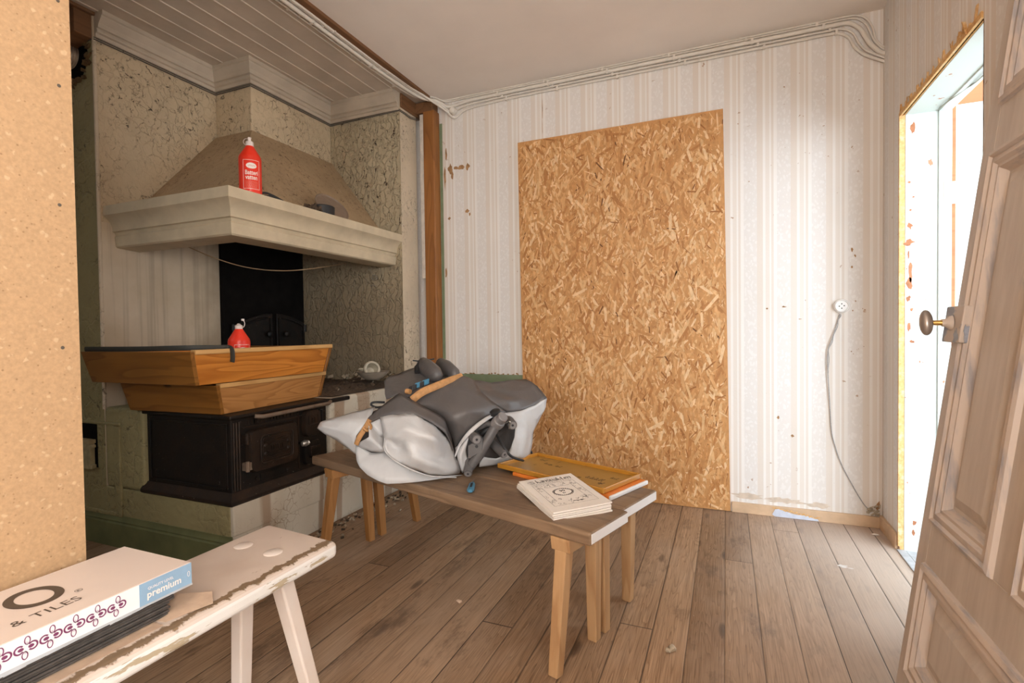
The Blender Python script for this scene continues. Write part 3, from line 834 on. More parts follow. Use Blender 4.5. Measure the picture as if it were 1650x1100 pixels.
# soot-black back with a pair of arched oven doors
mb = MB().box(XW, XW + .014, YFL - .005, YP, .69, 1.68)
build('soot_panel', mb, M_SOOT, fp)
mb = MB().box(XW + .2, XP - .42, YF + .62, YP, .69, .715)
for ya, yb, left in ((2.32, 2.625, 1), (2.66, 2.915, 0)):
    n = 10; cyc = 2.64; pts = []
    zt = lambda y: 1.185 - .085 * ((y - cyc) / .31) ** 2
    pts = [(ya, .76)] + [(ya + (yb - ya) * k / n, zt(ya + (yb - ya) * k / n)) for k in range(n + 1)] + [(yb, .76)]
    dm = MB().prism([(XW + .016, y, z) for y, z in pts], (.016, 0, 0))
    od = build('oven_door', dm, M_IRON, fp, bevel=.003)
    c = V(((ya + yb) / 2, .97))
    rm = MB().tube([(XW + .034, c.x + (y - c.x) * .86, c.y + (z - c.y) * .86) for y, z in pts], .007, 6, closed=True)
    build('raised_rim', rm, M_IRON, od, smooth=60)
    ky = yb - .05 if left else ya + .06
    build('knob', MB().lathe([(.007, 0), (.007, .018), (.020, .022), (.022, .034), (.012, .042)], (XW + .032, ky, 1.045), (1, 0, 0), 14), M_IRON, od, smooth=40)
    hy = ya if left else yb
    for hz in (1.06, .85): build('hinge', MB().lathe([(.014, 0), (.014, .05)], (XW + .03, hy, hz), n=10), M_IRON, od, smooth=40)
# hood: four-sided flare from shelf to flue, open below
zb, zt_ = 1.72, 2.245
lo = [(XW, 1.80, zb), (-2.17, 1.80, zb), (-2.17, YP, zb), (XW, YP, zb)]
hi = [(XW, YFL, zt_), (XFL, YFL, zt_), (XFL, YP, zt_), (XW, YP, zt_)]
mb = MB().add(lo[:3] + hi[:3], [(0, 1, 4, 3), (1, 2, 5, 4)])
build('hood', mb, M_HOOD, fp, solid=.02)
mb = MB().box(XW, XFL, YFL, YP, zt_, 2.66)
build('flue', mb, M_PEEL, fp, bevel=.006)
# mantel shelf: stacked mouldings returned on two sides
prof = [(-.20, 1.70), (0, 1.70), (.002, 1.652), (-.014, 1.640), (-.034, 1.618), (-.042, 1.588), (-.040, 1.578), (-.050, 1.574), (-.056, 1.560), (-.050, 1.552), (-.054, 1.505), (-.062, 1.498), (-.17, 1.49), (-.20, 1.50)]
mb = MB().sweep([(XW, YF + .02), (XP, YF + .02), (XP, YP)], [(o, z) for o, z in prof])
build('mantel_shelf', mb, M_MANTEL, fp, smooth=28)
# dirt and fallen plaster lying on the hearth right of the stove
mb = MB(); g2 = random.Random(5)
N = 16
for i in range(N):
    for j in range(N):
        pass
vs = []; 
for i in range(N + 1):
    for j in range(N + 1):
        x = -2.86 + .84 * i / N; y = 2.24 + .67 * j / N
        e = min(i, N - i, j, N - j)
        h = .694 + (.012 + .028 * mnoise.noise(V((x * 9, y * 9, 1))) + .022 * mnoise.noise(V((x * 25, y * 25, 4))) + .02) * min(1, e / 2)
        vs.append((x, y, max(.691, h)))
mb.add(vs, [(i * (N + 1) + j, (i + 1) * (N + 1) + j, (i + 1) * (N + 1) + j + 1, i * (N + 1) + j + 1) for i in range(N) for j in range(N)])
tag(build('hearth_dirt', mb, M_SOIL, smooth=60), 'dark heap of dirt and soot lying on the hearth top beside the stove', 'dirt', kind='stuff')
mb = MB()
for k in range(150):
    a = g2.random(); x = -2.6 + .56 * a; y = 2.35 + .55 * g2.random(); y = max(y, 2.35)
    big = y > 2.78
    z = .718 + g2.random() * (.05 if big else .012); r = g2.uniform(.004, .012) * (1.7 if big else 1)
    d = V((g2.uniform(-1, 1), g2.uniform(-1, 1), g2.uniform(-.3, 1))).normalized(); e = d.orthogonal().normalized()
    mb.obox((x, y, z), d * r, e * r * .7, d.cross(e) * .0015, mi=int(not big and g2.random() < .75))
tag(build('plaster_flakes', mb, [M_FLAKE, M_SOIL]), 'loose flakes of peeled plaster on the dirty hearth top against the pier', 'plaster', kind='stuff')
mb = MB()
for k in range(160):
    y = 2.0 + g2.random() * 1.1; x = -1.99 + abs(g2.gauss(0, .07)) + (y - 2.0) * .03
    r = g2.uniform(.003, .010); d = V((g2.uniform(-1, 1), g2.uniform(-1, 1), g2.uniform(-.2, .4))).normalized(); e = d.orthogonal().normalized()
    mb.obox((x, y, r * .5 + .001), d * r, e * r * .7, d.cross(e) * r * .3, mi=int(g2.random() < .5))
tag(build('floor_debris', mb, [M_FLAKE, M_SOIL]), 'crumbs of plaster and dirt on the floor along the foot of the hearth', 'debris', kind='stuff')

# ------------------------------------------------------------------ cast-iron stove
sx0, sx1, sy0, sy1 = -2.582, XP - .012, YF + .012, YF + .60
st = thing('cooking_stove', (-2.29, 1.9, .292), 'black cast-iron wood stove with relief doors built into the masonry hearth', 'stove')
mb = MB().box(sx0, sx1, sy0, sy1, .335, .672)
build('stove_body', mb, M_IRON, st, bevel=.006)
prof = [(-.05, .292), (.020, .292), (.026, .300), (.026, .312), (.010, .330), (.0, .345), (-.05, .345)]
build('base_flange', MB().sweep([(sx0 - .02, sy0), (sx1, sy0), (sx1, sy1 + .2)], prof), M_IRON_BROWN, st, smooth=30)
mb = MB().box(sx0 - .01, sx1 + .02, sy0 - .018, sy1 + .02, .672, .690).box(sx1 - .2, sx1 + .022, sy1, 2.37, .665, .687)
build('top_plate', mb, M_IRON, st, bevel=.006, segs=3)
mb = MB().tube([(sx1 + .030, sy0 + .10, .674), (sx1 + .046, sy0 + .13, .668), (sx1 + .046, 2.17, .671), (sx1 + .030, 2.2, .677)], .010, 8)
build('towel_rail', mb, M_IRON_BRIGHT, st, smooth=60)
mb = MB()
for a, b, c, d in ((sx0 + .02, sx1 - .02, .355, .366), (sx0 + .02, sx1 - .02, .642, .652), (sx0 + .02, sx0 + .032, .355, .65), (sx1 - .034, sx1 - .02, .355, .65)):
    mb.box(a, b, sy0 - .006, sy0 + .001, c, d)
for x, z in ((sx0 + .07, .40), (sx1 - .08, .385)): mb.lathe([(.010, 0), (.008, .006)], (x, sy0, z), (0, -1, 0), 10)
build('front_panel', mb, M_IRON, st, bevel=.002)
fx = sx1
mb = MB()
for y in (sy0 + .012, sy0 + .026, sy0 + .040): mb.tube([(fx + .002, y, .35), (fx + .002, y, .655)], .005, 6)
for a, b in ((.06, 2.02), ): mb.box(fx, fx + .004, sy0 + .055, sy1 - .01, .622, .628).box(fx, fx + .004, 1.995, 2.002, .36, .66)
build('corner_reeding', mb, M_IRON_BROWN, st, smooth=40)
# lettering cast along the top, worn past reading
mb = MB(); g3 = random.Random(8); y = 1.70
while y < 1.98:
    w = g3.uniform(.008, .016); mb.box(fx, fx + .003, y, y + .003, .634, .652)
    if g3.random() < .7: mb.box(fx, fx + .003, y, y + w, .649 if g3.random() < .5 else .634, .652 if g3.random() < .5 else .638)
    y += w + .008
build('cast_lettering', mb, M_IRON_BROWN, st)


def rrect(cy, cz, hy, hz, r, n=5):
    out = []
    for sx, sz, a0 in ((1, 1, 0), (-1, 1, 90), (-1, -1, 180), (1, -1, 270)):
        for k in range(n + 1):
            a = radians(a0 + 90 * k / n); out.append((cy + sx * (hy - r) + cos(a) * r, cz + sz * (hz - r) + sin(a) * r))
    return out


def bulged_door(name, y0, y1, z0, z1, depth, mat, parent):
    cy, cz_, hy, hz = (y0 + y1) / 2, (z0 + z1) / 2, (y1 - y0) / 2, (z1 - z0) / 2
    mb = MB(); rings = []
    for s, dx, r in ((1, 0, .03), (.985, depth * .6, .03), (.94, depth, .03), (.80, depth * 1.05, .02)):
        rings.append([(fx + dx, y, z) for y, z in rrect(cy, cz_, hy * (s if s > .9 else .82), hz * (s if s > .9 else .76), r)])
    n = len(rings[0]); vs = [p for R in rings for p in R]
    fs = [(i * n + k, i * n + (k + 1) % n, (i + 1) * n + (k + 1) % n, (i + 1) * n + k) for i in range(len(rings) - 1) for k in range(n)]
    fs.append(tuple((len(rings) - 1) * n + k for k in range(n)))
    mb.add(vs, fs)
    return build(name, mb, mat, parent, smooth=40)


od = bulged_door('oven_door', 1.685, 1.975, .412, .612, .030, M_IRON_BROWN, st)
cy, cz2 = 1.835, .512
ex = fx + .0335
mb = MB().tube([(ex, y, z) for y, z in rrect(cy, cz2, .095, .064, .018)], .0035, 6, closed=True)
mb.tube([(ex, y, z) for y, z in rrect(cy, cz2, .084, .053, .012)], .002, 6, closed=True)
for sg in (-1, 1):
    mb.tube(bez([(ex, cy - .078, cz2 + sg * .030), (ex, cy - .04, cz2 + sg * .040), (ex, cy, cz2 + sg * .034), (ex, cy + .04, cz2 + sg * .040), (ex, cy + .078, cz2 + sg * .030)], 5), .003, 6)
    mb.tube(bez([(ex, cy - .06, cz2 + sg * .012), (ex, cy - .03, cz2 + sg * .022), (ex, cy + .03, cz2 + sg * .022), (ex, cy + .06, cz2 + sg * .012)], 5), .0025, 6)
    mb.lathe([(.012, 0), (.010, .004), (.004, .006)], (ex - .001, cy + sg * .068, cz2 + .015), (1, 0, 0), 10).lathe([(.010, 0), (.004, .006)], (ex - .001, cy + sg * .068, cz2 - .022), (1, 0, 0), 10)
for k in range(6): mb.box(ex - .001, ex + .003, cy - .036 + k * .013, cy - .029 + k * .013, cz2 - .010, cz2 + .010)
build('door_relief', mb, M_IRON_BROWN, od, smooth=60)
for z in (.45, .575):
    build('hinge', MB().box(fx, fx + .028, 1.664, 1.70, z - .018, z + .018).lathe([(.009, -.024), (.009, .024)], (fx + .022, 1.676, z), n=8), M_IRON_BRIGHT if z < .5 else M_IRON_BROWN, od, bevel=.002)
mb = MB().tube([(fx + .005, 1.99, .492), (fx + .052, 1.99, .492)], .006, 8)
build('latch_arm', mb, M_IRON, od, smooth=60)
mb = MB()
for k in range(5): mb.lathe([(.010, 0), (.0175 - abs(k - 2) * .002, .0045), (.010, .009)], (fx + .045, 1.975 + k * .009, .492), (0, 1, 0), 14)
build('coil_handle', mb, M_STEEL, od, smooth=60)
fd = bulged_door('fire_door', 2.022, 2.135, .512, .650, .024, M_IRON_BROWN, st)
build('door_relief', MB().tube([(fx + .026, y, z) for y, z in rrect(2.08, .598, .032, .024, .006)], .003, 6, closed=True).box(fx + .02, fx + .029, 2.068, 2.073, .585, .61).box(fx + .02, fx + .029, 2.086, 2.091, .585, .61), M_IRON_BROWN, fd)
build('hinge', MB().lathe([(.008, 0), (.008, .12)], (fx + .012, 2.15, .52), n=8).box(fx, fx + .014, 2.13, 2.152, .615, .635), M_IRON, fd)
ad = bulged_door('ash_door', 2.022, 2.135, .365, .492, .020, M_IRON, st)
build('handle', MB().box(fx + .02, fx + .032, 2.05, 2.11, .405, .412).box(fx + .02, fx + .032, 2.05, 2.057, .405, .45).box(fx + .02, fx + .032, 2.05, 2.12, .45, .46), M_IRON_BROWN, ad)
build('draught_slide', MB().box(fx, fx + .006, 1.76, 1.90, .358, .394).lathe([(.010, 0), (.010, .012)], (fx, 1.74, .378), (1, 0, 0), 10).lathe([(.012, 0), (.008, .008)], (fx, 1.925, .372), (1, 0, 0), 10), M_IRON, st, bevel=.002)

# ------------------------------------------------------------------ pine crates on the stove


def crate(name, c, yaw, wx, wy, z0, h, fx_, fy_, label, side_mat, rim):
    cc, ss = cos(yaw), sin(yaw)
    t = thing(name, (c[0], c[1], z0), label, 'crate', 'pine crates on the stove')
    th = .018
    W = lambda x, y, z: (c[0] + cc * x - ss * y, c[1] + ss * x + cc * y, z0 + z)

    def face(nm, s, ax, mat):
        # sloping board on side s of axis ax
        mb = MB()
        if ax == 1:  # front/back boards run past the ends
            b0, b1 = wx, wx + fx_
            p = [W(-b0, s * wy, 0), W(b0, s * wy, 0), W(b0, s * (wy - th), 0), W(-b0, s * (wy - th), 0), W(-b1, s * (wy + fy_), h), W(b1, s * (wy + fy_), h), W(b1, s * (wy + fy_ - th), h), W(-b1, s * (wy + fy_ - th), h)]
        else:
            b0, b1 = wy - th, wy + fy_ - th
            x0, x1 = wx - .006, wx + fx_ - .006
            p = [W(s * x0, -b0, 0), W(s * x0, b0, 0), W(s * (x0 - th), b0, 0), W(s * (x0 - th), -b0, 0), W(s * x1, -b1, h), W(s * x1, b1, h), W(s * (x1 - th), b1, h), W(s * (x1 - th), -b1, h)]
        mb.hexa(p)
        return build(nm, mb, mat, t, bevel=.0015, segs=1)
    face('front_board', -1, 1, M_CRATE_FRONT); face('back_board', 1, 1, M_CRATE_FRONT)
    face('side_board', 1, 0, side_mat); face('side_board', -1, 0, side_mat)
    build('bottom_board', MB().hexa([W(-wx + .02, -wy + .02, .001), W(wx - .02, -wy + .02, .001), W(wx - .02, wy - .02, .001), W(-wx + .02, wy - .02, .001), W(-wx + .02, -wy + .02, .012), W(wx - .02, -wy + .02, .012), W(wx - .02, wy - .02, .012), W(-wx + .02, wy - .02, .012)]), M_CRATE_FRONT, t)
    X, Y_ = wx + fx_, wy + fy_
    for s in (1, -1):
        mb = MB().hexa([W(s * (X - .026), -Y_ + .02, h - .012), W(s * (X + .004), -Y_ + .02, h - .012), W(s * (X + .004), Y_ - .005, h - .012), W(s * (X - .026), Y_ - .005, h - .012),
                 W(s * (X - .026), -Y_ + .02, h + .008), W(s * (X + .004), -Y_ + .02, h + .008), W(s * (X + .004), Y_ - .005, h + .008), W(s * (X - .026), Y_ - .005, h + .008)])
        build('rim', mb, M_CRATE_RIM, t, bevel=.002)
    return t, W


c1, W1 = crate('wooden_crate', (-2.374, 1.917), .0595, .288, .325, .6915, .1325, .013, .034, 'flared pine crate standing directly on the stove top under a larger crate', M_CRATE_SIDE2, 0)
c2, W2 = crate('wooden_crate', (-2.387, 1.854), .0164, .342, .387, .835, .1426, .0185, .034, 'larger flared pine crate, topmost of two, with a black strap and red bottle inside', M_CRATE_SIDE, 1)
M1 = MB(); hh = .1426
p0 = [W2(-.355, -.405, hh + .011), W2(.02, -.411, hh + .012), W2(.27, -.398, hh + .016), W2(.345, -.28, hh + .014), W2(.352, -.24, hh + .013), W2(.372, -.236, hh + .004), W2(.374, -.234, hh - .03), W2(.368, -.232, hh - .052)]
M1.tube(bez(p0, 6), [.011] * (7 * 6 + 1), 6, flat=.28)
tag(build('webbing_strap', M1, M_STRAP, smooth=60), 'black strap lying along the top crate edge with its end hanging over the side', 'strap')

# ------------------------------------------------------------------ red bottles


def bottle(base, face_deg, label, cap_open):
    t = thing('bottle', base, label, 'bottle', 'red battery water bottles')
    x0, y0, z0 = base; R = .049
    prof = [(.044, 0), (R - .001, .004), (R, .012), (R, .165), (R - .002, .176), (.018, .224), (.0165, .228)]
    build('bottle_body', MB().lathe(prof, base, n=36), M_RED, t, smooth=40)
    cp = build('cap', MB().lathe([(.0175, .226), (.0175, .244), (.015, .248), (.007, .249), (.0065, .262), (.008, .263), (.008, .267), (.004, .268)] if not cap_open else [(.0175, .226), (.0175, .243), (.010, .246), (.006, .252), (.003, .253)], base, n=20), M_WHITE_PLASTIC, t, smooth=40)
    a = radians(face_deg)
    if not cap_open:
        L = [(x0 - .006 * cos(_y), y0, z0 + .262), (x0 - .020, y0 - .006, z0 + .263), (x0 - .028, y0 - .010, z0 + .252), (x0 - .025, y0 - .008, z0 + .240), (x0 - .016, y0 - .004, z0 + .233)]
        build('cap_strap', MB().tube(bez(L, 5), .0016, 6), M_WHITE_PLASTIC, cp, smooth=60)
    else:
        L = [(x0 + .015, y0 + .006, z0 + .232), (x0 + .024, y0 + .010, z0 + .238), (x0 + .027, y0 + .011, z0 + .256), (x0 + .021, y0 + .009, z0 + .267)]
        build('cap_strap', MB().tube(bez(L, 5), .002, 6).lathe([(.0065, 0), (.0075, .004), (.0065, .010)], (x0 + .019, y0 + .008, z0 + .265), n=12), M_WHITE_PLASTIC, cp, smooth=60)

    def fn(x, y):  # wrap onto the cylinder
        r = R + .0007; b = a + x / r
        return (x0 + cos(b) * r, y0 + sin(b) * r, z0 + y)
    lb = MB()
    w0, w1, h0, h1 = -.036, .036, .018, .150
    def seg(x_0, y_0, x_1, y_1, w=.0016, n=12):
        pts = [(x_0 + (x_1 - x_0) * k / n, y_0 + (y_1 - y_0) * k / n) for k in range(n + 1)]
        stroke(lb, pts, w, fn, 0)
    seg(w0, h0, w1, h0); seg(w0, h1, w1, h1); seg(w0, h0, w0, h1); seg(w1, h0, w1, h1)
    put_text(lb, 'Batteri', fn, .031, .012, center=True, spacing=.86) if False else None
    fo = lambda x, y: fn(x * .70, y + .083)
    put_text(lb, 'Batteri', lambda x, y: fn(x * .72, y + .083), .029, .018, center=True)
    put_text(lb, 'vatten', lambda x, y: fn(x * .72, y + .061), .029, .018, center=True)
    oval2(lb, fn, 0, .124, .023, .0135)
    g = random.Random(2)
    for i in range(7):
        x = -.026
        while x < .024:
            l = g.uniform(.003, .008); stroke(lb, [(x, .052 - i * .0048), (min(x + l, .027), .052 - i * .0048)], .0013, fn, 1); x += l + .0016
    fl = lambda x, y: (lambda q: (x0 + (q[0] - x0) * 1.008, y0 + (q[1] - y0) * 1.008, q[2]))(fn(x, y))
    for i in range(6):  # small word in the oval, too small to read
        xx = -.013 + i * .0052
        stroke(lb, [(xx, .1212), (xx, .1268)], .0011, fl, 2); stroke(lb, [(xx, (.1212, .1268, .124)[i % 3]), (xx + .003, (.1212, .1268, .124)[i % 3])], .0011, fl, 2)
    build('label_print', lb, [M_LABEL_WHITE, plain('print_pale_red', (.80, .32, .24), .5), M_LABEL_RED], t, recalc=False)
    return t


bottle((-2.06, 1.785, 1.7015), -35, 'red battery water bottle with white cap standing on the mantel shelf', False)
q2 = at(385, 540, D=2.50)
bottle((q2.x, q2.y, .8475), -22, 'red battery water bottle inside the upper pine crate with its cap off', True)

# small things on the shelf and hearth
p = at(426, 307, D=2.45)
tag(build('cable_end', MB().tube(bez([(p.x - .03, p.y - .02, 1.704), (p.x - .01, p.y + .01, 1.722), (p.x + .005, p.y + .05, 1.714), (p.x + .0, p.y + .11, 1.704)]), .0055, 8).tube(bez([(p.x - .02, p.y - .02, 1.704), (p.x + .002, p.y + .03, 1.709), (p.x + .012, p.y + .08, 1.7035)]), .004, 8), M_BLACK, smooth=60), 'short black cable end lying behind the red bottle on the mantel shelf', 'cable')
mb = MB(); g4 = random.Random(4)
for k in range(40):
    y = 2.13 + g4.random() * .13; x = -2.055 + g4.uniform(-.03, .03); r = g4.uniform(.006, .015)
    d = V((g4.uniform(-1, 1), g4.uniform(-1, 1), g4.uniform(-1, 1))).normalized(); e = d.orthogonal().normalized()
    mb.obox((x, y, 1.708 + g4.random() * .028), d * r, e * r * .8, d.cross(e) * r * .5)
tag(build('soot_crumbs', mb, M_SOIL), 'little heap of dark soot crumbs on the mantel shelf beside the black tin', 'soot', kind='stuff')
tn = tag(build('tin_lid', MB().lathe([(.062, 0), (.066, .003), (.068, .046), (.064, .050), (.03, .052), (.0005, .052)], (-2.072, 2.262, 1.7008), n=32), M_BLACK, smooth=35), 'flat round black tin on the mantel shelf in front of the brown disc', 'tin')
cd = V((-2.115, 2.385, 1.772)); ax = V((.80, -.12, .62)).normalized()
tag(build('metal_disc', MB().lathe([(.0005, 0), (.098, 0), (.105, .004), (.107, .010), (.103, .012), (.098, .006), (.0005, .006)], cd, ax, 40), M_LIDM, smooth=35), 'round brown metal disc leaning on the hood behind the black tin', 'disc')
# bowl with a cup lying in it
bz = .745
tag(build('enamel_bowl', MB().lathe([(.0005, 0), (.040, 0), (.062, .012), (.092, .040), (.102, .054), (.106, .055), (.100, .051), (.088, .038), (.06, .016), (.0005, .010)], (-2.085, 2.70, bz), n=36), M_ENAMEL, smooth=40), 'shallow grey enamel bowl on the dirty hearth top holding a cream cup', 'bowl')
cp = thing('cream_cup', (-2.095, 2.70, bz + .05), 'cream china cup lying on its side in the grey bowl', 'cup')
a = (V((.0, 0, 1.12)) - V((-2.095, 2.69, bz + .06))); a.z = .55; a = V((.75, -.62, .30)).normalized()
build('cup_body', MB().lathe([(.0005, -.045), (.028, -.045), (.034, -.030), (.050, .0), (.054, .022), (.050, .036), (.041, .042), (.036, .040), (.044, .024), (.040, .0), (.024, -.030), (.0005, -.034)], V((-2.10, 2.70, bz + .062)), a, 32), M_CUP, cp, smooth=40)
e = V((-.72, -.68, .1)).normalized()
oo = V((-2.10, 2.70, bz + .062)) + e * .046
build('handle', MB().tube(bez([oo + a * .018, oo + e * .022 + a * .016, oo + e * .026 - a * .008, oo - a * .022 - e * .006], 5), .005, 8), M_CUP, cp, smooth=60)
# string, wires, hook
tag(build('string', MB().tube(bez([at(297, 395, X=XW + .003), at(350, 417, D=2.95), at(400, 431, D=3.0), at(450, 436, D=3.05), at(500, 433, D=3.12), at(558, 424, Y=YP - .003)], 8), .0028, 6), plain('string_tan', (.42, .28, .16), .8), smooth=60), 'tan string sagging under the mantel shelf across the niche', 'string')
hk = at(603, 447, Y=YP - .012)
tag(build('wire_hook', MB().tube([(hk.x + cos(radians(k * 15)) * .021, YP - .010 - .004 * sin(k), hk.z + sin(radians(k * 15)) * .019) for k in range(24)], .0028, 6, closed=True)
          .tube([(hk.x + cos(radians(k * 15)) * .014, YP - .014, hk.z + .003 + sin(radians(k * 15)) * .012) for k in range(24)], .0022, 6, closed=True)
          .tube([at(592, 428, Y=YP - .006), (hk.x - .010, YP - .008, hk.z + .016)], .002, 6)
          .tube(bez([(hk.x - .04, YP - .006, hk.z - .055), (hk.x - .01, YP - .012, hk.z - .05), (hk.x + .01, YP - .008, hk.z - .062)], 4), .003, 6), plain('wire_grey_light', (.40, .36, .28), .5, .5), smooth=60), 'loop of bare wire hooked on the pier wall below the mantel shelf', 'hook')
w = .004
wp = [(XW - .25, YF - w, 2.50), (XW - .02, YF - w, 2.517), (XW + w, YF - .0, 2.517), (XW + w, YF + .3, 2.516), (XW + w, YFL - .004, 2.513), (XFL - .05, YFL - .006, 2.512), (XFL + w, YFL - .006, 2.513), (XFL + w, YFL + .3, 2.513), (XFL + w, YP - .006, 2.514), (-2.3, YP - .008, 2.517), (XP, YP - .008, 2.522), (XP + w, YP + .06, 2.52), (XP + .02, 3.02, 2.505), (XP + .055, 3.07, 2.50)]
for dz, r, nm in ((0, .0036, 'black bell wire running under the cornice round the chimney'), (.0095, .0028, 'thinner bell wire running just above the black one under the cornice')):
    tag(build('bell_wire', MB().tube([V(q) + V((0, 0, dz)) for q in wp], r, 6), M_DARK_WIRE, smooth=60), nm, 'wire', 'wires under the cornice')

# ------------------------------------------------------------------ surface cables along the ceiling
zc = 2.645
rows = [(-1.972, .0055, 2.668 - .016, .675, 'uppermost thin white cable clipped below the ceiling of the papered wall'),
        (-1.956, .0055, 2.640, .662, 'second thin white cable from the ceiling on the papered wall'),
        (-1.935, .0115, 2.618, .640, 'thick white conduit among the cables clipped along the papered wall'),
        (-1.915, .0060, 2.597, .612, 'thin white cable right under the thick conduit on the papered wall'),
        (-1.900, .0075, 2.578, .595, 'lowest white cable of the bundle, sagging beside the corner post')]
for i, (cx, r, z, xb, lab) in enumerate(rows):
    zt = zc - r - .001; y1 = YB - r - .002
    P = [(cx, -2.3, zt), (cx, .6, zt), (cx + .003 * (i % 2), 1.8, zt - .001), (cx, 2.6, zt)]
    sag = (.0, .0, .02, .035, .06)[i]
    P += [(cx + .03, 2.99, zt - .003), (cx + .10 + i * .012, 3.10 - r, z + .012 - sag * .7), (-1.80 + i * .02, y1 - .004, z - sag), (-1.62, y1, z - sag * .25), (-1.35, y1, z), (-.8, y1, z + .001), (0, y1, z), (xb - .14, y1, z)]
    k = [(xb - .05, y1, z - .004), (xb, y1, z - .03 - r), (xb + .025, y1 - .002, z - .09), (xb + .035 + .008 * i, y1 - .004, z - .14), (XR - r - .004, y1 - .006, z - .185), (XR + .01, y1 - .012, z - .20)]
    path = bez([V(q) for q in P[:4]], 2)[:-1] + bez([V(q) for q in P[3:9]], 7)[:-1] + [V(q) for q in P[8:11]] + bez([V(q) for q in P[11:] + k], 6)
    o = tag(build('surface_cable', MB().tube(path, r, 8), M_WHITE_CABLE, smooth=60), lab, 'cable', 'cables along the ceiling')
    for y in (.9, 1.45, 1.95, 2.42, 2.82):
        yy = y + .06 * i
        if yy < 2.9: build('cable_clip', MB().box(cx - r - .003, cx + r + .003, yy - .005, yy + .005, zt - r - .002, zc), M_WHITE_CABLE, o)
    for x in (-1.45, -1.1, -.72, -.33, .08, .42):
        xx = x + .03 * i
        build('cable_clip', MB().box(xx - .006, xx + .006, YB - 2 * r - .004, YB, z - r - .003, z + r + .004), M_WHITE_CABLE, o)
jb = at(728, 178, Y=YB - .03)
tag(build('round_cable_clamp', MB().lathe([(.026, 0), (.027, .008), (.020, .030), (.016, .032)], (jb.x, YB, jb.z + .004), (0, -1, 0), 20), M_WHITE_CABLE, smooth=40), 'round white cable clamp on the papered wall right of the brown post', 'clamp')

# ------------------------------------------------------------------ OSB sheet
gx = random.Random(21)
C4 = [at(834, 230, Y=YB - .015), at(1165, 175, Y=YB - .015), V((.022, YB - .015, .003)), V((-1.232, YB - .015, .003))]
mb = MB().hexa([C4[3], C4[2], C4[2] + V((0, .0115, 0)), C4[3] + V((0, .0115, 0)), C4[0], C4[1], C4[1] + V((0, .0115, 0)), C4[0] + V((0, .0115, 0))])
cols = [(.58, .295, .11), (.66, .36, .15), (.72, .44, .21), (.46, .205, .068), (.80, .54, .30), (.34, .14, .043), (.53, .255, .09), (.17, .07, .025)]
wts = [18, 20, 20, 13, 11, 7, 14, 1.6]


def flake_mat(i, c):
    m = NT('osb_flake_tone_%s' % 'abcdefgh'[i]); o = m.obj()
    n = m.noise(m.map(o, sc=(60, 60, 30)), 1, 3, .6)
    return m.done(m.mix(m.ramp(n, [(.3, 0.), (.7, 1.)]), tuple(x * .84 for x in c), tuple(min(1, x * 1.12) for x in c)), .55, m.bump(n, .2, .002), 0, .3)


FM = [flake_mat(i, c) for i, c in enumerate(cols)]
osb = tag(build('osb_sheet', mb, FM[0]), 'tall sheet of bare oriented strand board standing against the striped wall', 'board')
fl = MB(); ys = YB - .0152
a0, a1, a2, a3 = C4
for k in range(10500):
    s, t = gx.random(), gx.random()
    p = (a3 + (a2 - a3) * s) * (1 - t) + (a0 + (a1 - a0) * s) * t
    L = gx.choice((.025, .035, .05, .06, .075, .09, .11)) * gx.uniform(.8, 1.2); wd = min(.018, L * gx.uniform(.06, .30))
    an = radians(90 + gx.gauss(0, 34))
    if k % 6 == 0: L *= .4; wd *= .4
    i = gx.choices(range(8), wts)[0]
    if i in (5, 7): wd *= .5; L *= .7
    d = V((cos(an), 0, sin(an))); e = V((-sin(an), 0, cos(an)))
    q0 = [(-.5, gx.uniform(-.3, .3)), (-gx.uniform(.30, .44), .5), (gx.uniform(.3, .46), gx.uniform(.35, .5)), (.5, gx.uniform(-.3, .3)), (gx.uniform(.28, .42), -.5), (-gx.uniform(.3, .45), -gx.uniform(.3, .5))]
    pts = [d * L * a + e * wd * b for a, b in q0]
    yy = ys - .00002 - .0000002 * k; tl = gx.uniform(-.0003, .0003)
    q = [V((p.x + r.x, yy, p.z + r.z)) for r in pts]
    ok = all(a3.z < r.z < min(a0.z, a1.z) and (a0.x + (a3.x - a0.x) * (1 - (r.z / a0.z)) < r.x < a1.x + (a2.x - a1.x) * (1 - (r.z / a1.z))) for r in q)
    if ok: fl.add(q, [(0, 1, 2, 3, 4, 5)], i)
build('strands', fl, FM, osb, recalc=False)

# ------------------------------------------------------------------ socket and its loose flex
sp = at(1355, 493, Y=YB)
so = thing('wall_socket', (sp.x, YB, sp.z), 'round white porcelain socket on the striped wall with flex hanging from it', 'socket')
build('socket_body', MB().lathe([(.036, 0), (.037, .012), (.034, .022), (.029, .026), (.027, .021), (.0005, .021)], (sp.x, YB, sp.z), (0, -1, 0), 32), M_PORCELAIN, so, smooth=35)
hs = MB()
for dx, dz in ((-.011, -.001), (.011, .001), (0, .011), (0, -.012)): hs.lathe([(.0032, 0), (.0032, .0006)], (sp.x + dx, YB - .0210, sp.z + dz), (0, -1, 0), 10)
build('socket_hole', hs, M_BLACK, so)
cpts = [(1353, 506), (1349, 520), (1341, 545), (1334, 566), (1334, 600), (1337, 650), (1340, 695), (1346, 720), (1356, 748), (1376, 786), (1392, 812), (1404, 824)]
P = [at(u, v, Y=YB - (.012 if i in (2, 3, 4) else .007)) for i, (u, v) in enumerate(cpts)]
P[-1].y = YB - .004
tag(build('flex_cord', MB().tube(bez(P, 6), .0024, 6).tube([p_ + V((.004 + .003 * sin(i), -.003 * cos(i), 0)) for i, p_ in enumerate(bez(P[:5], 6))], .0020, 6), plain('grey_flex', (.36, .35, .34), .6, var=.25, scale=200), smooth=60), 'grey twisted flex hanging down the wall from the round socket', 'cord')
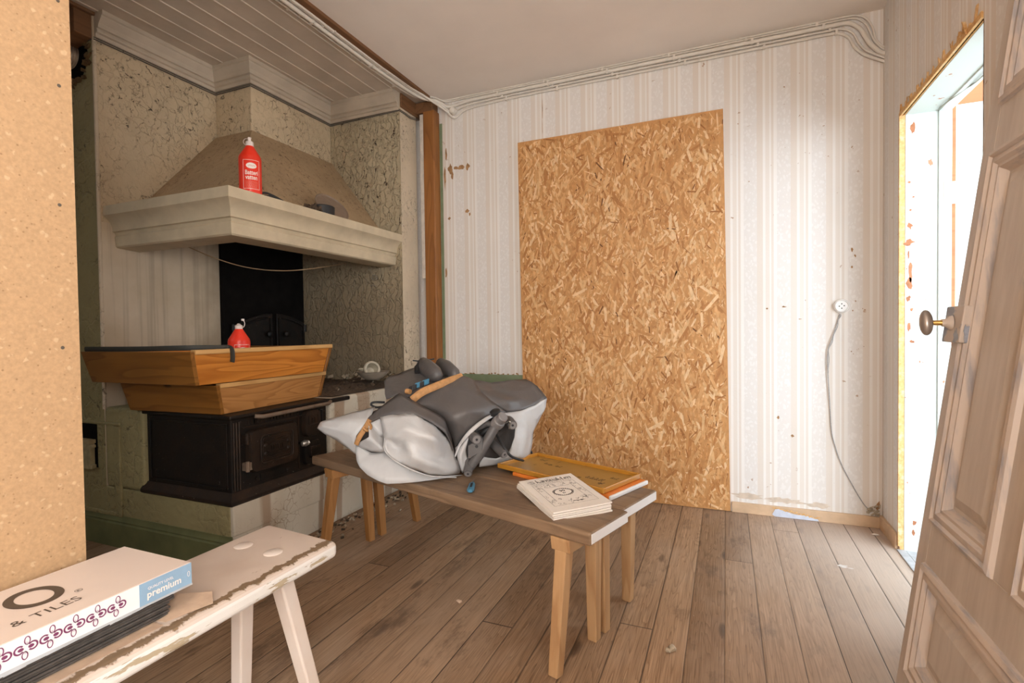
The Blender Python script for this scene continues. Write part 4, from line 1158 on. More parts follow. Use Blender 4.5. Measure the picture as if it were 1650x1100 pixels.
g5 = random.Random(12); mb = MB()
for k in range(18):
    d = V((g5.uniform(-1, 1), g5.uniform(-.4, .4), g5.uniform(-.6, 1))).normalized(); e = d.orthogonal().normalized(); r = g5.uniform(.006, .016)
    mb.obox((.705 + g5.uniform(-.02, .03), YB - .012 + g5.uniform(-.006, .006), .085 + g5.uniform(-.02, .03)), d * r, e * r * .35, d.cross(e) * .002)
tag(build('paper_shreds', mb, M_FLAKE), 'curled shreds of torn wallpaper in the corner where the flex ends', 'paper', kind='stuff')

# ------------------------------------------------------------------ two low wooden benches side by side
BO, BA, BB_ = V((-.388, 1.477, 0)), V((-.9558, .2940, 0)), V((.2940, .9558, 0))
ROT = (0, 0, radians(17.1))
M_BENCH = wood('bench_top', (.13, .075, .042), (.345, .232, .145), rot=ROT, axis=0, freq=7, fine=.62, rough=.5, dirt=(.09, .06, .04))
M_BENCH_LEG = wood('bench_leg', (.34, .175, .075), (.58, .37, .19), axis=2, freq=5, fine=.5, rough=.5)
M_BENCH_LEG2 = wood('bench_leg_stained', (.27, .12, .035), (.42, .205, .07), axis=2, freq=5, fine=.45, rough=.45)
M_ENDWHITE = flaky_white('painted_end', (.82, .80, .78), (.45, .33, .22), amt=.70, tint=(.72, .72, .74))


def bp(s, b, z): return BO + BA * s + BB_ * b + V((0, 0, z))


def bench(s0, s1, b0, b1, legs, label):
    t = thing('low_bench', bp((s0 + s1) / 2, (b0 + b1) / 2, 0), label, 'bench', 'wooden benches under the folded bag')
    z0, z1 = .410, .450
    mb = MB().hexa([bp(s0, b0, z0), bp(s0, b1, z0), bp(s1, b1, z0), bp(s1, b0, z0), bp(s0, b0, z1), bp(s0, b1, z1), bp(s1, b1, z1), bp(s1, b0, z1)])
    build('bench_top', mb, M_BENCH, t, bevel=.007, segs=3)
    e = .0012
    mb = MB().hexa([bp(s0 - e, b0 + .006, z0 + .006), bp(s0 - e, b1 - .006, z0 + .006), bp(s0 + .002, b1 - .006, z0 + .006), bp(s0 + .002, b0 + .006, z0 + .006),
                    bp(s0 - e, b0 + .006, z1 - .005), bp(s0 - e, b1 - .006, z1 - .005), bp(s0 + .002, b1 - .006, z1 - .005), bp(s0 + .002, b0 + .006, z1 - .005)])
    build('painted_end', mb, M_ENDWHITE, t)['label'] = 'white painted end grain'
    for sc in sorted({l[0] for l in legs}):
        mb = MB().hexa([bp(sc - .035, b0 + .004, .366), bp(sc - .035, b1 - .004, .366), bp(sc + .035, b1 - .004, .366), bp(sc + .035, b0 + .004, .366),
                        bp(sc - .035, b0 - .002, .4095), bp(sc - .035, b1 + .002, .4095), bp(sc + .035, b1 + .002, .4095), bp(sc + .035, b0 - .002, .4095)])
        build('cross_cleat', mb, M_BENCH_LEG2 if sc > .7 else M_BENCH_LEG, t, bevel=.004)
        for l in legs:
            if l[0] == sc:
                top = bp(sc, l[1], .367); ft = bp(l[2], l[3], 0)
                build('leg', MB().bar(ft, top, .034, .043, ref=BA), M_BENCH_LEG2 if sc > .7 else M_BENCH_LEG, t, bevel=.003)
    return t


bench(-.02, 1.547, 0, .241, [(.09, .025, .087, -.033), (.09, .20, .09, .200), (1.40, .03, 1.42, -.02), (1.40, .205, 1.40, .226)], 'nearer low bench with worn brown top and white end, carrying the magazines')
bench(.0, 1.56, .2425, .507, [(.092, .258, .092, .268), (.10, .475, .12, .505), (1.42, .285, 1.42, .311), (1.42, .48, 1.427, .55)], 'farther low bench against the first, with the amber tray on it')

# ------------------------------------------------------------------ amber tray on an orange panel
tc = [V((-.893, 1.977, 0)), V((-.80, 2.234, 0)), V((-.319, 2.04, 0)), V((-.394, 1.788, 0))]
tx = ((tc[3] - tc[0]) + (tc[2] - tc[1])).normalized(); ty = V((0, 0, 1)).cross(tx); tctr = sum(tc, V()) / 4
TL, TW = .535, .262
def tp(x, y, z): return tctr + tx * x + ty * y + V((0, 0, z))
def slab(mb, x0, x1, y0, y1, z0, z1, mi=0): return mb.hexa([tp(x0, y0, z0), tp(x1, y0, z0), tp(x1, y1, z0), tp(x0, y1, z0), tp(x0, y0, z1), tp(x1, y0, z1), tp(x1, y1, z1), tp(x0, y1, z1)], mi)


L2, W2_ = TL / 2, TW / 2
un = thing('orange_panel', tp(.03, .004, .4502), 'flat orange plastic panel with a white end lying under the amber tray', 'panel')
build('panel_board', slab(MB(), -L2 + .09, L2 + .022, -W2_ - .002, W2_ - .004, .4504, .4660), M_ORANGE, un, bevel=.004)
build('white_end', slab(MB(), L2 + .0215, L2 + .032, -W2_ - .002, W2_ - .004, .4504, .4665), M_ENDWHITE, un, bevel=.004)
tr = thing('amber_tray', tp(0, 0, .4668), 'shallow amber plastic tray with handwritten words beneath the magazines', 'tray')
build('tray_floor', slab(MB(), -L2 + .004, L2 - .004, -W2_ + .004, W2_ - .004, .4668, .472), plain('amber_tray_floor', (.36, .195, .045), .35, var=.1, scale=4), tr)
mb = MB()
for x0, x1, y0, y1 in ((-L2, L2, -W2_, -W2_ + .009), (-L2, L2, W2_ - .009, W2_), (-L2, -L2 + .009, -W2_ + .009, W2_ - .009), (L2 - .009, L2, -W2_ + .009, W2_ - .009)): slab(mb, x0, x1, y0, y1, .4668, .487)
build('tray_rim', mb, M_AMBER, tr, bevel=.003)
wr = MB(); ft = lambda x, y: tp(x, y, .4724)
g8 = random.Random(14)


def scrawl(cx, cy, word, sz, rot=0):
    """handwritten word from loops and stems"""
    x = 0; pts = []
    for ch in word:
        if ch in 'lfthk': P_ = [(0, .3), (.5, 1.5), (.3, 1.6), (.15, .3), (.3, 0), (.6, .3)]
        elif ch in 'gyj': P_ = [(0, .4), (.3, .8), (.1, .2), (.5, .7), (.4, -.6), (.1, -.5), (.7, .3)]
        elif ch == 'i': P_ = [(0, .3), (.25, .8), (.25, .1), (.5, .3)]
        else: P_ = [(0, .3), (.35, .8), (.05, .5), (.2, 0), (.55, .3)]
        pts += [(x + a, b) for a, b in P_]; x += .6
    stroke(wr, [(cx + a * sz, cy + b * sz) for a, b in pts], .0024, ft)


for w_, cx, cy, sz in (('foil', -.205, .07, .014), ('tredje', -.15, .035, .013), ('foil', -.085, .03, .012), ('l', -.115, .085, .010), ('l', -.17, -.01, .010), ('falshall', .105, -.02, .017), ('fyl', .185, -.05, .013), ('foil', .185, .035, .013), ('en', .08, -.035, .014)):
    scrawl(cx, cy, w_, sz)
build('handwriting', wr, M_INK, tr, recalc=False)

# ------------------------------------------------------------------ magazines
# the pile leans slightly, its far edge on the tray rim
w3 = [V(p) for p in ((-.713, 1.765, .491), (-.556, 1.906, .498), (-.344, 1.677, .480), (-.500, 1.533, .473))]
ctr = sum(w3, V()) / 4
eu = ((w3[1] - w3[0]) + (w3[2] - w3[3])).normalized(); ev = ((w3[0] - w3[3]) + (w3[1] - w3[2]))
ev = (ev - eu * ev.dot(eu)).normalized(); nrm_ = eu.cross(ev).normalized()
MW, MH = .212, .306
ctr = ctr - nrm_ * .029
g6 = random.Random(9)
labs = ['bottom magazine of the small pile on the bench', 'second magazine from the bottom of the bench pile', 'middle magazine of the small pile on the bench', 'second magazine from the top of the bench pile', 'top magazine with black ornamental cover on the bench pile']
for k in range(5):
    a = radians(g6.uniform(-2.2, 2.2)) if k < 4 else 0; off = (eu * g6.uniform(-.007, .005) + ev * g6.uniform(-.008, .004)) if k < 4 else V()
    z0 = k * .0058
    x_, y_ = eu * cos(a) + ev * sin(a), ev * cos(a) - eu * sin(a)
    curl = lambda u_, v_: .004 * max(0, u_ - .2) + (.010 if k > 0 else .002) * max(0, -v_ - .3) * (k / 4)
    mb = MB(); N = 8; vs = []
    for lay in (0, 1):
        for i in range(N + 1):
            for j in range(N + 1):
                u_, v_ = i / N - .5, j / N - .5
                vs.append(ctr + off + x_ * u_ * MW + y_ * v_ * MH + nrm_ * (z0 + curl(u_, v_) + lay * .0046))
    n1 = N + 1; B = n1 * n1
    fs = [(i * n1 + j, i * n1 + j + 1, (i + 1) * n1 + j + 1, (i + 1) * n1 + j) for i in range(N) for j in range(N)]
    fs += [tuple(B + q for q in reversed(f)) for f in fs]
    rim = [(i, 0) for i in range(N)] + [(N, j) for j in range(N)] + [(N - i, N) for i in range(N)] + [(0, N - j) for j in range(N)]
    ids = [i * n1 + j for i, j in rim]
    fs += [(ids[q], ids[(q + 1) % len(ids)], B + ids[(q + 1) % len(ids)], B + ids[q]) for q in range(len(ids))]
    mb.add(vs, fs)
    mg = tag(build('magazine', mb, M_PAPER, smooth=40), labs[k], 'magazine', 'magazines on the bench')
zt = 4 * .0058 + .0046
KX, KY = MW / .262, MH / .385


def fm(x, y):  # cover print: x,y in metres from the cover's centre
    x *= KX; y *= KY
    return ctr + eu * x + ev * y + nrm_ * (zt + .004 * max(0, x / MW - .2) + .010 * max(0, -y / MH - .3) + .0006)


pr_ = MB()
# black-letter masthead, drawn with a broad pen
BL = {
 'k': [[(.12, 1), (.12, 0)], [(.12, .45), (.42, .68)], [(.2, .42), (.46, 0)]],
 'a': [[(.1, .62), (.4, .66), (.4, 0), (.5, .05)], [(.4, .36), (.12, .3), (.1, .05), (.4, .02)]],
 'n': [[(.1, .66), (.1, 0)], [(.1, .52), (.28, .66), (.42, .56), (.42, 0)]],
 's': [[(.42, .62), (.16, .66), (.12, .42), (.42, .30), (.40, .02), (.1, .04)]],
 'v': [[(.08, .7), (.14, .06), (.28, .0), (.44, .12), (.44, .56), (.28, .66)]],
 't': [[(.22, .92), (.22, .06), (.38, .0)], [(.06, .64), (.40, .64)]],
 'e': [[(.42, .05), (.16, .0), (.1, .3), (.14, .6), (.4, .62), (.38, .36), (.12, .32)]],
}
x = -.066; H_ = .036
for ch in 'kansvakten':
    for pts in BL[ch]: stroke(pr_, [(x + px * H_ * 1.02, .134 + py * H_) for px, py in pts], .0062, fm, 0, nib=(.72, .55))
    x += .0172
sx = -.087   # ornamental S
stroke(pr_, [(sx + .013, .160), (sx + .002, .164), (sx - .006, .157), (sx, .150), (sx + .010, .145), (sx + .010, .136), (sx, .132), (sx - .010, .137)], .0052, fm, 0, nib=(.7, .5))
for a in (0, 1, 2): ring2(pr_, fm, sx, .148, .019 - a * .003, .017 - a * .002, .0009, a0=30 + a * 40, a1=330, n=20, mi=1)
put_text(pr_, 'Nr', lambda a, b: fm(a - .006, b + .170), .009)
stroke(pr_, [(-.105, .176), (.105, .176)], .0008, fm, 1); stroke(pr_, [(-.105, .124), (.105, .124)], .0008, fm, 1)
for i in range(18): stroke(pr_, [(-.100 + i * .0112, .119), (-.100 + i * .0112 + .008, .119)], .0022, fm, 1)
for x0, y0, x1, y1 in ((-.100, .108, .100, .108), (-.100, -.138, .100, -.138), (-.100, -.138, -.100, .108), (.100, -.138, .100, .108), (-.062, .062, .062, .062), (-.070, -.09, -.070, .075), (.070, -.09, .070, .075)):
    stroke(pr_, [(x0, y0), (x1, y1)], .0011, fm, 0)
for k in range(30):  # wreath round the number
    a = 2 * pi * k / 30
    ring2(pr_, fm, cos(a) * .044, -.005 + sin(a) * .036, .0065, .0055, .003, a0=40 * k, a1=40 * k + 230, n=7, mi=0)
    disc2(pr_, fm, cos(a + .1) * .044, -.005 + sin(a + .1) * .036, .0028, n=7)
put_text(pr_, '90', lambda a, b: fm(a, b - .001), .026, .02, center=True)
put_text(pr_, 'år', lambda a, b: fm(a, b - .022), .019, .012, center=True)
g7 = random.Random(31)


def scroll(cx, cy, r, mi=0):
    a0 = g7.uniform(0, 6.3); sgn = g7.choice((-1, 1))
    stroke(pr_, [(cx + cos(a0 + sgn * t * .55) * r * (1 - t / 11), cy + sin(a0 + sgn * t * .55) * r * (1 - t / 11)) for t in range(10)], .0012, fm, mi)


for k in range(60):
    side = k % 4
    if side == 0: c = (g7.uniform(-.092, .092), g7.uniform(.068, .102))
    elif side == 1: c = (g7.uniform(-.094, -.076), g7.uniform(-.13, .10))
    elif side == 2: c = (g7.uniform(.076, .094), g7.uniform(-.13, .10))
    else: c = (g7.uniform(-.092, .092), g7.uniform(-.130, -.072))
    scroll(c[0], c[1], g7.uniform(.005, .011), int(g7.random() < .35))
for k in range(24):
    c = (g7.uniform(-.06, .06), g7.uniform(.074, .098)) if k % 2 else (g7.uniform(-.06, .07), g7.uniform(-.125, -.085))
    disc2(pr_, fm, c[0], c[1], g7.uniform(.0015, .004), g7.uniform(.001, .003), n=8)
stroke(pr_, [(-.005, -.112), (.03, -.116), (.04, -.110)], .005, fm, 0); stroke(pr_, [(.045, -.095), (.06, -.088), (.072, -.098)], .003, fm, 0)
build('cover_print', pr_, [M_INK, M_INK_SOFT], mg, recalc=False)

# ------------------------------------------------------------------ utility knife
k0, k1 = V((-.872, 1.682, .459)), V((-.925, 1.812, .459)); kd = (k1 - k0).normalized(); ks = kd.cross(V((0, 0, 1)))
kn = thing('utility_knife', (k0 + k1) / 2 - V((0, 0, .009)), 'blue-handled utility knife lying on the bench in front of the bag', 'knife')
build('handle', MB().tube([k0, k0 + kd * .012, k0 + kd * .05, k0 + kd * .085, k0 + kd * .098], [.009, .0145, .013, .0125, .009], 12, flat=.62, ref=ks), M_BLUE, kn, smooth=60)
build('grip_inlay', MB().obox(k0 + kd * .048 + V((0, 0, .0075)), kd * .026, ks * .004, (0, 0, .0018)), M_BLACK, kn, bevel=.001)
build('blade_holder', MB().tube([k0 + kd * .097, k0 + kd * .128], [.0085, .004], 8, flat=.5, ref=ks).obox(k0 + kd * .14, kd * .012, ks * .0035, (0, 0, .0006)), M_IRON_BRIGHT, kn, smooth=40)

# ------------------------------------------------------------------ the folded bag on the benches
bag = thing('folded_bag', (-1.05, 2.0, .4505), 'folded grey and white tarpaulin bag strapped with tan webbing on the benches', 'bag')


def patch(name, pts, faces, mat, sub=2, solid=.004, bump=True, wr=.006, seed=0, soft=.5, crisp=''):
    """sheet of cloth: named points (u, v, depth) joined into panels, smoothed and wrinkled"""
    keys = list(pts); vs = []
    for k in keys:
        u, v, d = pts[k]
        vs.append(at(u, v, D=d))
    mb = MB().add(vs, [[keys.index(k) for k in f.split()] for f in faces])
    o = build(name, mb, mat, bag, smooth=180, solid=0)
    bmc = bmesh.new(); bmc.from_mesh(o.data)
    cl_ = bmc.edges.layers.float.get('crease_edge') or bmc.edges.layers.float.new('crease_edge')
    cr_ = [set(q.split('-')) for q in crisp.split()]
    for e_ in bmc.edges: e_[cl_] = 1.0 if e_.is_boundary else (.95 if {keys[e_.verts[0].index], keys[e_.verts[1].index]} in cr_ else soft)
    bmc.to_mesh(o.data); bmc.free()
    md = o.modifiers.new('sub', 'SUBSURF'); md.levels = md.render_levels = sub; md.boundary_smooth = 'PRESERVE_CORNERS'
    if wr:
        tx_ = bpy.data.textures.get('cloth_wrinkle') or bpy.data.textures.new('cloth_wrinkle', 'CLOUDS')
        tx_.noise_scale = .055; tx_.noise_depth = 2
        dm = o.modifiers.new('wr', 'DISPLACE'); dm.texture = tx_; dm.strength = wr * 2; dm.mid_level = .5; dm.texture_coords = 'LOCAL'
    if solid:
        sm = o.modifiers.new('thick', 'SOLIDIFY'); sm.thickness = solid; sm.offset = -1
    return o


def D_on(u, v, z=.456):
    return (at(u, v, Z=z) - EYE).dot(CF)


PT = dict(
 a1=(573, 716, 2.12), a2=(574, 742, 2.085), a2b=(580, 753, 2.06), a3=(592, 765, 2.05), a3b=(606, 773, 2.03), a4=(623, 779.5, D_on(623, 779.5)), a5=(621, 727, 2.03), a6=(598, 729, 2.065),
 a7=(594, 681, 2.085), a8=(620, 706, 2.055), a9=(612, 672, 2.06), a9b=(640, 667, 2.035), a10=(666, 665, 2.02), a11=(646, 748, 2.0), a12=(690, 766, 2.035), a13=(664, 777, D_on(664, 777)), a13b=(704, 772, D_on(704, 772)),
 a14=(746, 765, D_on(746, 765)), a15=(702, 712, 1.945), a16=(690, 676, 2.06), a17=(719, 697, 2.10), a18=(733, 737, 2.13), a19=(716, 738, 2.07), a20=(652, 704, 1.975), a21=(668, 735, 1.925), a22=(704, 752, 1.985), a23=(648, 686, 1.955), a24=(684, 690, 1.965), a25=(595, 704, 2.04), a26=(728, 717, 2.125), a27=(640, 722, 2.0))
def PD(**kw):
    q = dict(PT)
    for k_, dd in kw.items(): q[k_] = (q[k_][0], q[k_][1], q[k_][2] + dd)
    return q


def sub_pts(P_, faces):
    ks = []
    for f in faces:
        for k_ in f.split():
            if k_ not in ks: ks.append(k_)
    return {k_: P_[k_] for k_ in ks}


F_ = ['a1 a2 a6', 'a2 a2b a6', 'a2b a3 a5 a6', 'a3 a3b a5', 'a3b a4 a5', 'a5 a4 a13 a11', 'a11 a13 a13b a12', 'a12 a13b a14']
patch('pale_bottom', sub_pts(PD(a5=.05, a11=.05, a12=.03, a6=.03), F_), F_, M_LIGHT_CLOTH, wr=.006, soft=.4, crisp='a5-a4 a6-a2b a5-a3')
F_ = ['a1 a6 a25', 'a25 a6 a5', 'a25 a5 a8', 'a7 a25 a8', 'a7 a8 a9']
patch('pale_tuck', sub_pts(PD(a6=.015, a5=.03, a8=.04, a9=.02), F_), F_, M_LIGHT_CLOTH, wr=.006, soft=.4, crisp='a25-a5')
F_ = ['a9 a8 a23 a9b', 'a9b a23 a24 a10', 'a8 a20 a23', 'a23 a20 a15 a24', 'a10 a24 a16', 'a16 a24 a15 a17', 'a8 a5 a27', 'a8 a27 a20', 'a5 a11 a27', 'a27 a11 a21', 'a27 a21 a20', 'a20 a21 a19 a15', 'a21 a11 a12 a22', 'a21 a22 a19', 'a19 a22 a14 a18', 'a22 a12 a14', 'a17 a15 a19 a26', 'a26 a19 a18']
patch('pale_side', sub_pts(PD(a8=-.045, a5=-.03, a11=-.03, a12=-.03, a27=.03, a20=-.01, a9=-.01), F_), F_, M_LIGHT_CLOTH, wr=.012, soft=.3,
      crisp='a10-a24 a24-a15 a15-a19 a8-a27 a27-a21 a27-a20')
# piping along the lower seam
pip = bez([at(*PT[k][:2], D=PT[k][2] - d_) for k, d_ in (('a8', .048), ('a5', .034), ('a11', .034), ('a12', .034))] + [at(735, 769, D=2.085)], 6)
build('piping', MB().tube(pip, .003, 6), M_LIGHT_CLOTH, bag, smooth=60)
PG = dict(g1=(592, 674, 2.10), g1b=(594, 681, 2.088), g2=(643, 632, 2.14), g2b=(668, 646, 2.13), g3=(690, 659, 2.11), g4=(716, 673, 2.12), g5=(727, 703, 2.14), g6=(734, 737, 2.14),
          b1=(612, 672, 2.057), b2=(640, 667, 2.037), b3=(666, 665, 2.027), b4=(690, 676, 2.032), b5=(720, 697, 2.077), b6=(728, 717, 2.11), m1=(615, 654, 2.12))
patch('grey_flap', PG, ['g1 g1b b1 m1', 'm1 b1 b2 g2', 'g2 b2 b3 g2b', 'g2b b3 b4 g3', 'g3 b4 b5 g4', 'g4 b5 b6 g5', 'g5 b6 g6'], M_GREY_CLOTH, wr=.003)
PF = dict(f1=(655, 642, 2.22), f2=(700, 623, 2.25), f3=(745, 604, 2.33), f4=(672, 652, 2.19), f4b=(692, 664, 2.20), f5=(706, 682, 2.21), f6=(724, 702, 2.20), f7=(732, 722, 2.18), f8=(700, 645, 2.19), f9=(738, 640, 2.18), f10=(728, 672, 2.10),
          f11=(757, 662, 2.12), f12=(757, 693, 2.13), f13=(780, 674, 2.17), f14=(800, 664, 2.21), f15=(818, 665, 2.25), f16=(776, 632, 2.24), f17=(762, 611, 2.35), f18=(797, 650, 2.23), f19=(744, 706, 2.15), f20=(718, 660, 2.13), f21=(746, 622, 2.24))
patch('grey_cover', PF, ['f1 f4 f8 f2', 'f4 f4b f20 f8', 'f4b f5 f10 f20', 'f5 f6 f10', 'f6 f7 f19 f10', 'f10 f19 f12', 'f8 f20 f9', 'f2 f8 f9 f21', 'f2 f21 f3', 'f3 f21 f16 f17', 'f20 f10 f11 f9', 'f9 f11 f16 f21', 'f10 f12 f13 f11', 'f11 f13 f14 f18', 'f11 f18 f16', 'f18 f14 f15'], M_GREY_CLOTH, wr=.004)
# pale hem along the flap's lower edge
hem = bez([at(u, v, D=d) for u, v, d in ((733, 736, 2.13), (741, 716, 2.14), (757, 696, 2.12), (780, 677, 2.155), (800, 667, 2.2), (818, 667, 2.24))], 6)
build('pale_hem', MB().tube(hem, [.003 + .006 * sin(pi * i / 30) for i in range(31)], 6, flat=.6), M_LIGHT_CLOTH, bag, smooth=60)
PGW = dict(p1=(733, 720, 2.16), p2=(743, 716, 2.15), p3=(757, 697, 2.14), p4=(751, 725, 2.14), p5=(745, 764, D_on(745, 764)), p6=(737, 740, 2.13), p7=(754, 745, 2.13), p8=(742, 735, 2.11))
patch('pale_gusset', PGW, ['p1 p2 p8 p6', 'p2 p3 p4 p8', 'p6 p8 p5', 'p8 p4 p7 p5'], M_LIGHT_CLOTH, wr=.003)
# right wing
PR = dict(r0=(745, 607, 2.36), r1=(765, 612, 2.37), r2=(790, 616, 2.42), r3=(830, 611, 2.47), r4=(848, 610, 2.49), r5=(866, 621, 2.46), r6=(881, 641, 2.40), r7=(862, 652, 2.34), r8=(838, 661, 2.29), r9=(818, 665, 2.26), r10=(797, 650, 2.245), r11=(776, 632, 2.26),
          r12=(800, 630, 2.34), r13=(828, 628, 2.36), r14=(852, 631, 2.40), r15=(822, 646, 2.265), r16=(843, 641, 2.33))
patch('grey_wing', PR, ['r0 r11 r1', 'r1 r11 r12 r2', 'r2 r12 r13 r3', 'r3 r13 r14 r4', 'r4 r14 r5', 'r5 r14 r7 r6', 'r14 r16 r7', 'r13 r16 r14', 'r12 r15 r16 r13', 'r11 r10 r15 r12', 'r10 r9 r15', 'r15 r9 r8 r16', 'r16 r8 r7'], M_GREY_CLOTH, wr=.007)
PW = dict(w0=(812, 665, 2.24), w1=(838, 662, 2.288), w2=(862, 653, 2.338), w3=(881, 642, 2.395), w4=(879, 656, 2.40), w5=(868, 680, 2.39), w6=(860, 694, 2.37), w7=(858, 716, 2.35), w8=(855, 732, 2.34), w9=(846, 742, 2.32), w10=(828, 747, D_on(828, 747)), w11=(796, 750, D_on(796, 750)),
          w12=(772, 752, 2.2), w13=(775, 735, 2.21), w14=(800, 741, 2.22), w15=(818, 733, 2.23), w16=(829, 705, 2.24), w17=(832, 680, 2.245), w18=(848, 676, 2.28), w19=(845, 712, 2.27), w20=(838, 736, 2.25), w21=(823, 722, 2.24))
patch('pale_wing', PW, ['w0 w17 w18 w1', 'w1 w18 w5 w2', 'w2 w5 w4 w3', 'w17 w16 w19 w18', 'w18 w19 w6 w5', 'w16 w21 w20 w19', 'w19 w20 w8 w7', 'w19 w7 w6', 'w20 w9 w8', 'w21 w15 w20', 'w15 w10 w9 w20', 'w15 w14 w11 w10', 'w14 w13 w12 w11'], M_LIGHT_CLOTH, wr=.006)
# top folds beyond the strap
PTp = dict(t1=(619, 613, 2.33), t2=(642, 601, 2.44), t3=(672, 590, 2.54), t4=(690, 600, 2.50), t5=(715, 606, 2.46), t5b=(742, 604, 2.40), t6=(700, 622, 2.31), t7=(655, 641, 2.22), t8=(645, 633, 2.21), t9=(621, 643, 2.22), t10=(650, 618, 2.32), t11=(690, 612, 2.39), t12=(630, 628, 2.26), t13=(628, 605, 2.40))
patch('grey_top', PTp, ['t1 t12 t13', 't13 t12 t10 t2', 't1 t9 t12', 't9 t8 t12', 't12 t8 t7 t10', 't2 t10 t11 t3', 't3 t11 t4', 't4 t11 t5', 't10 t7 t6 t11', 't11 t6 t5b t5'], M_GREY_CLOTH, wr=.006)
ra, rb = at(683, 590, D=2.50), at(703, 604, D=2.36); rd = (rb - ra)
build('rolled_fold', MB().tube([ra - rd * .16, ra - rd * .08, ra + rd * .3, rb - rd * .1, rb + rd * .12, rb + rd * .2], [.02, .042, .046, .042, .030, .012], 14, flat=.8), M_GREY_CLOTH, bag, smooth=180)
sa, sb_ = at(712, 590, D=2.58), at(733, 603, D=2.42); rd = sb_ - sa
build('rolled_fold', MB().tube([sa - rd * .25, sa - rd * .1, sa + rd * .4, sb_, sb_ + rd * .12], [.018, .040, .046, .034, .01], 14, flat=.75), M_GREY_CLOTH, bag, smooth=180)
build('black_hook', MB().tube([at(665, 580.5, D=2.5), at(676, 582, D=2.5), at(700, 578, D=2.5)], .0035, 6).tube([at(677, 583, D=2.49), at(672, 592, D=2.47), at(672, 600, D=2.44)], [.005, .014, .012], 8), M_BLACK, bag, smooth=60)
# pale pointed tail toward the stove
PL = dict(k1=(510, 690, 2.17), k2=(516, 679, 2.18), k3=(532, 674, 2.18), k4=(575, 662, 2.21), k5=(604, 655, 2.24), k6=(594, 678, 2.12), k7=(573, 702, 2.10), k8=(545, 692, 2.12), k9=(520, 687, 2.14), k10=(524, 700, 2.15), k11=(541, 708, 2.15), k12=(560, 722, 2.14), k13=(573, 732, 2.13), k14=(573, 716, 2.11), k15=(556, 678, 2.13))
patch('pale_tail', PL, ['k1 k9 k2', 'k2 k9 k8 k3', 'k3 k8 k15', 'k3 k15 k4', 'k4 k15 k6 k5', 'k15 k8 k7 k6', 'k1 k10 k8 k9', 'k10 k11 k7 k8', 'k11 k12 k14 k7', 'k12 k13 k14'], M_LIGHT_CLOTH, wr=.004)
# inside: dark folded core that carries the cover
core = [at(u, v, D=d + dd) for u, v, d in ((645, 640, 2.16), (742, 612, 2.36), (845, 622, 2.46), (870, 648, 2.42), (842, 700, 2.36), (836, 736, 2.34), (796, 744, 2.27), (745, 752, 2.13), (690, 760, 2.06), (630, 762, 2.04), (586, 742, 2.10), (600, 684, 2.12), (560, 684, 2.18), (575, 705, 2.16)) for dd in (.06, .22)]
core = [V((p.x, p.y, max(p.z, .4508))) for p in core]
bmh = bmesh.new()
for p in core: bmh.verts.new(p)
bmesh.ops.convex_hull(bmh, input=bmh.verts)
bmh.verts.ensure_lookup_table(); bmh.verts.index_update()
mbh = MB().add([v.co[:] for v in bmh.verts], [[v.index for v in f.verts] for f in bmh.faces]); bmh.free()
build('folded_core', mbh, M_GREY_CLOTH, bag)
# tan webbing over the top, with side-release buckles
wp_ = bez([at(u, v, D=d) for u, v, d in ((664, 644, 2.175), (680, 632, 2.18), (700, 623, 2.22), (722, 614, 2.27), (745, 606, 2.33))], 6)
build('tan_strap', MB().tube(wp_, [.016] * len(wp_), 8, flat=.35, ref=tuple(CU)), M_STRAP_TAN, bag, smooth=60)
wp_ = bez([at(u, v, D=d) for u, v, d in ((596, 676, 2.085), (588, 690, 2.085), (578, 706, 2.085), (574, 716, 2.095))], 5)
build('tan_strap', MB().tube(wp_, [.010] * len(wp_), 8, flat=.3, ref=tuple(CR)).tube(bez([at(594, 680, D=2.075), at(598, 688, D=2.07), at(592, 694, D=2.075), at(586, 690, D=2.078)], 4), .006, 6), M_STRAP_TAN, bag, smooth=60)
sd = (at(690, 618, D=2.28) - at(660, 628, D=2.24)).normalized()
for u, v, d, m_, r in ((674, 620, 2.245, M_BLUE, .015), (686, 615.5, 2.265, M_BLUE, .016), (663, 626, 2.235, M_BLACK, .012), (680, 619, 2.25, M_BLACK, .010), (668, 624, 2.23, M_BLACK, .010)):
    p = at(u, v, D=d - .03); build('buckle', MB().obox(p, sd * r, CU * .012, CF * .008), m_, bag, bevel=.003)
build('strap_end', MB().tube([at(655, 630, D=2.2), at(661, 631, D=2.19)], [.012, .011], 10), M_STRAP_TAN, bag, smooth=60)
build('elastic_loop', MB().tube(bez([at(u, v, D=2.30) for u, v in ((618, 655), (606, 656), (598, 652), (602, 648), (620, 648))], 5), .005, 6), M_BLACK, bag, smooth=60)
# frame fittings in the mouth of the bag


def post(name, a, b, r, mat, n=16, ends=True, parent=bag):
    a, b = V(a), V(b); d = (b - a)
    L = d.length; d.normalize()
    mb = MB().lathe([(r * .9, 0), (r, .004), (r, L - .004), (r * .9, L)], a, d, n)
    o = build(name, mb, mat, parent, smooth=35)
    if ends:
        e = MB().lathe([(r * .58, 0), (r * .58, .0015)], b, d, n).lathe([(r * .70, .0), (r * .76, .002), (r * .64, .002)], b, d, n)
        build('end_socket', e, M_GREY_PLASTIC2, o, smooth=35)
        build('socket_hole', MB().lathe([(r * .26, 0), (r * .26, .0022)], b, d, 10), M_BLACK, o)
    return o


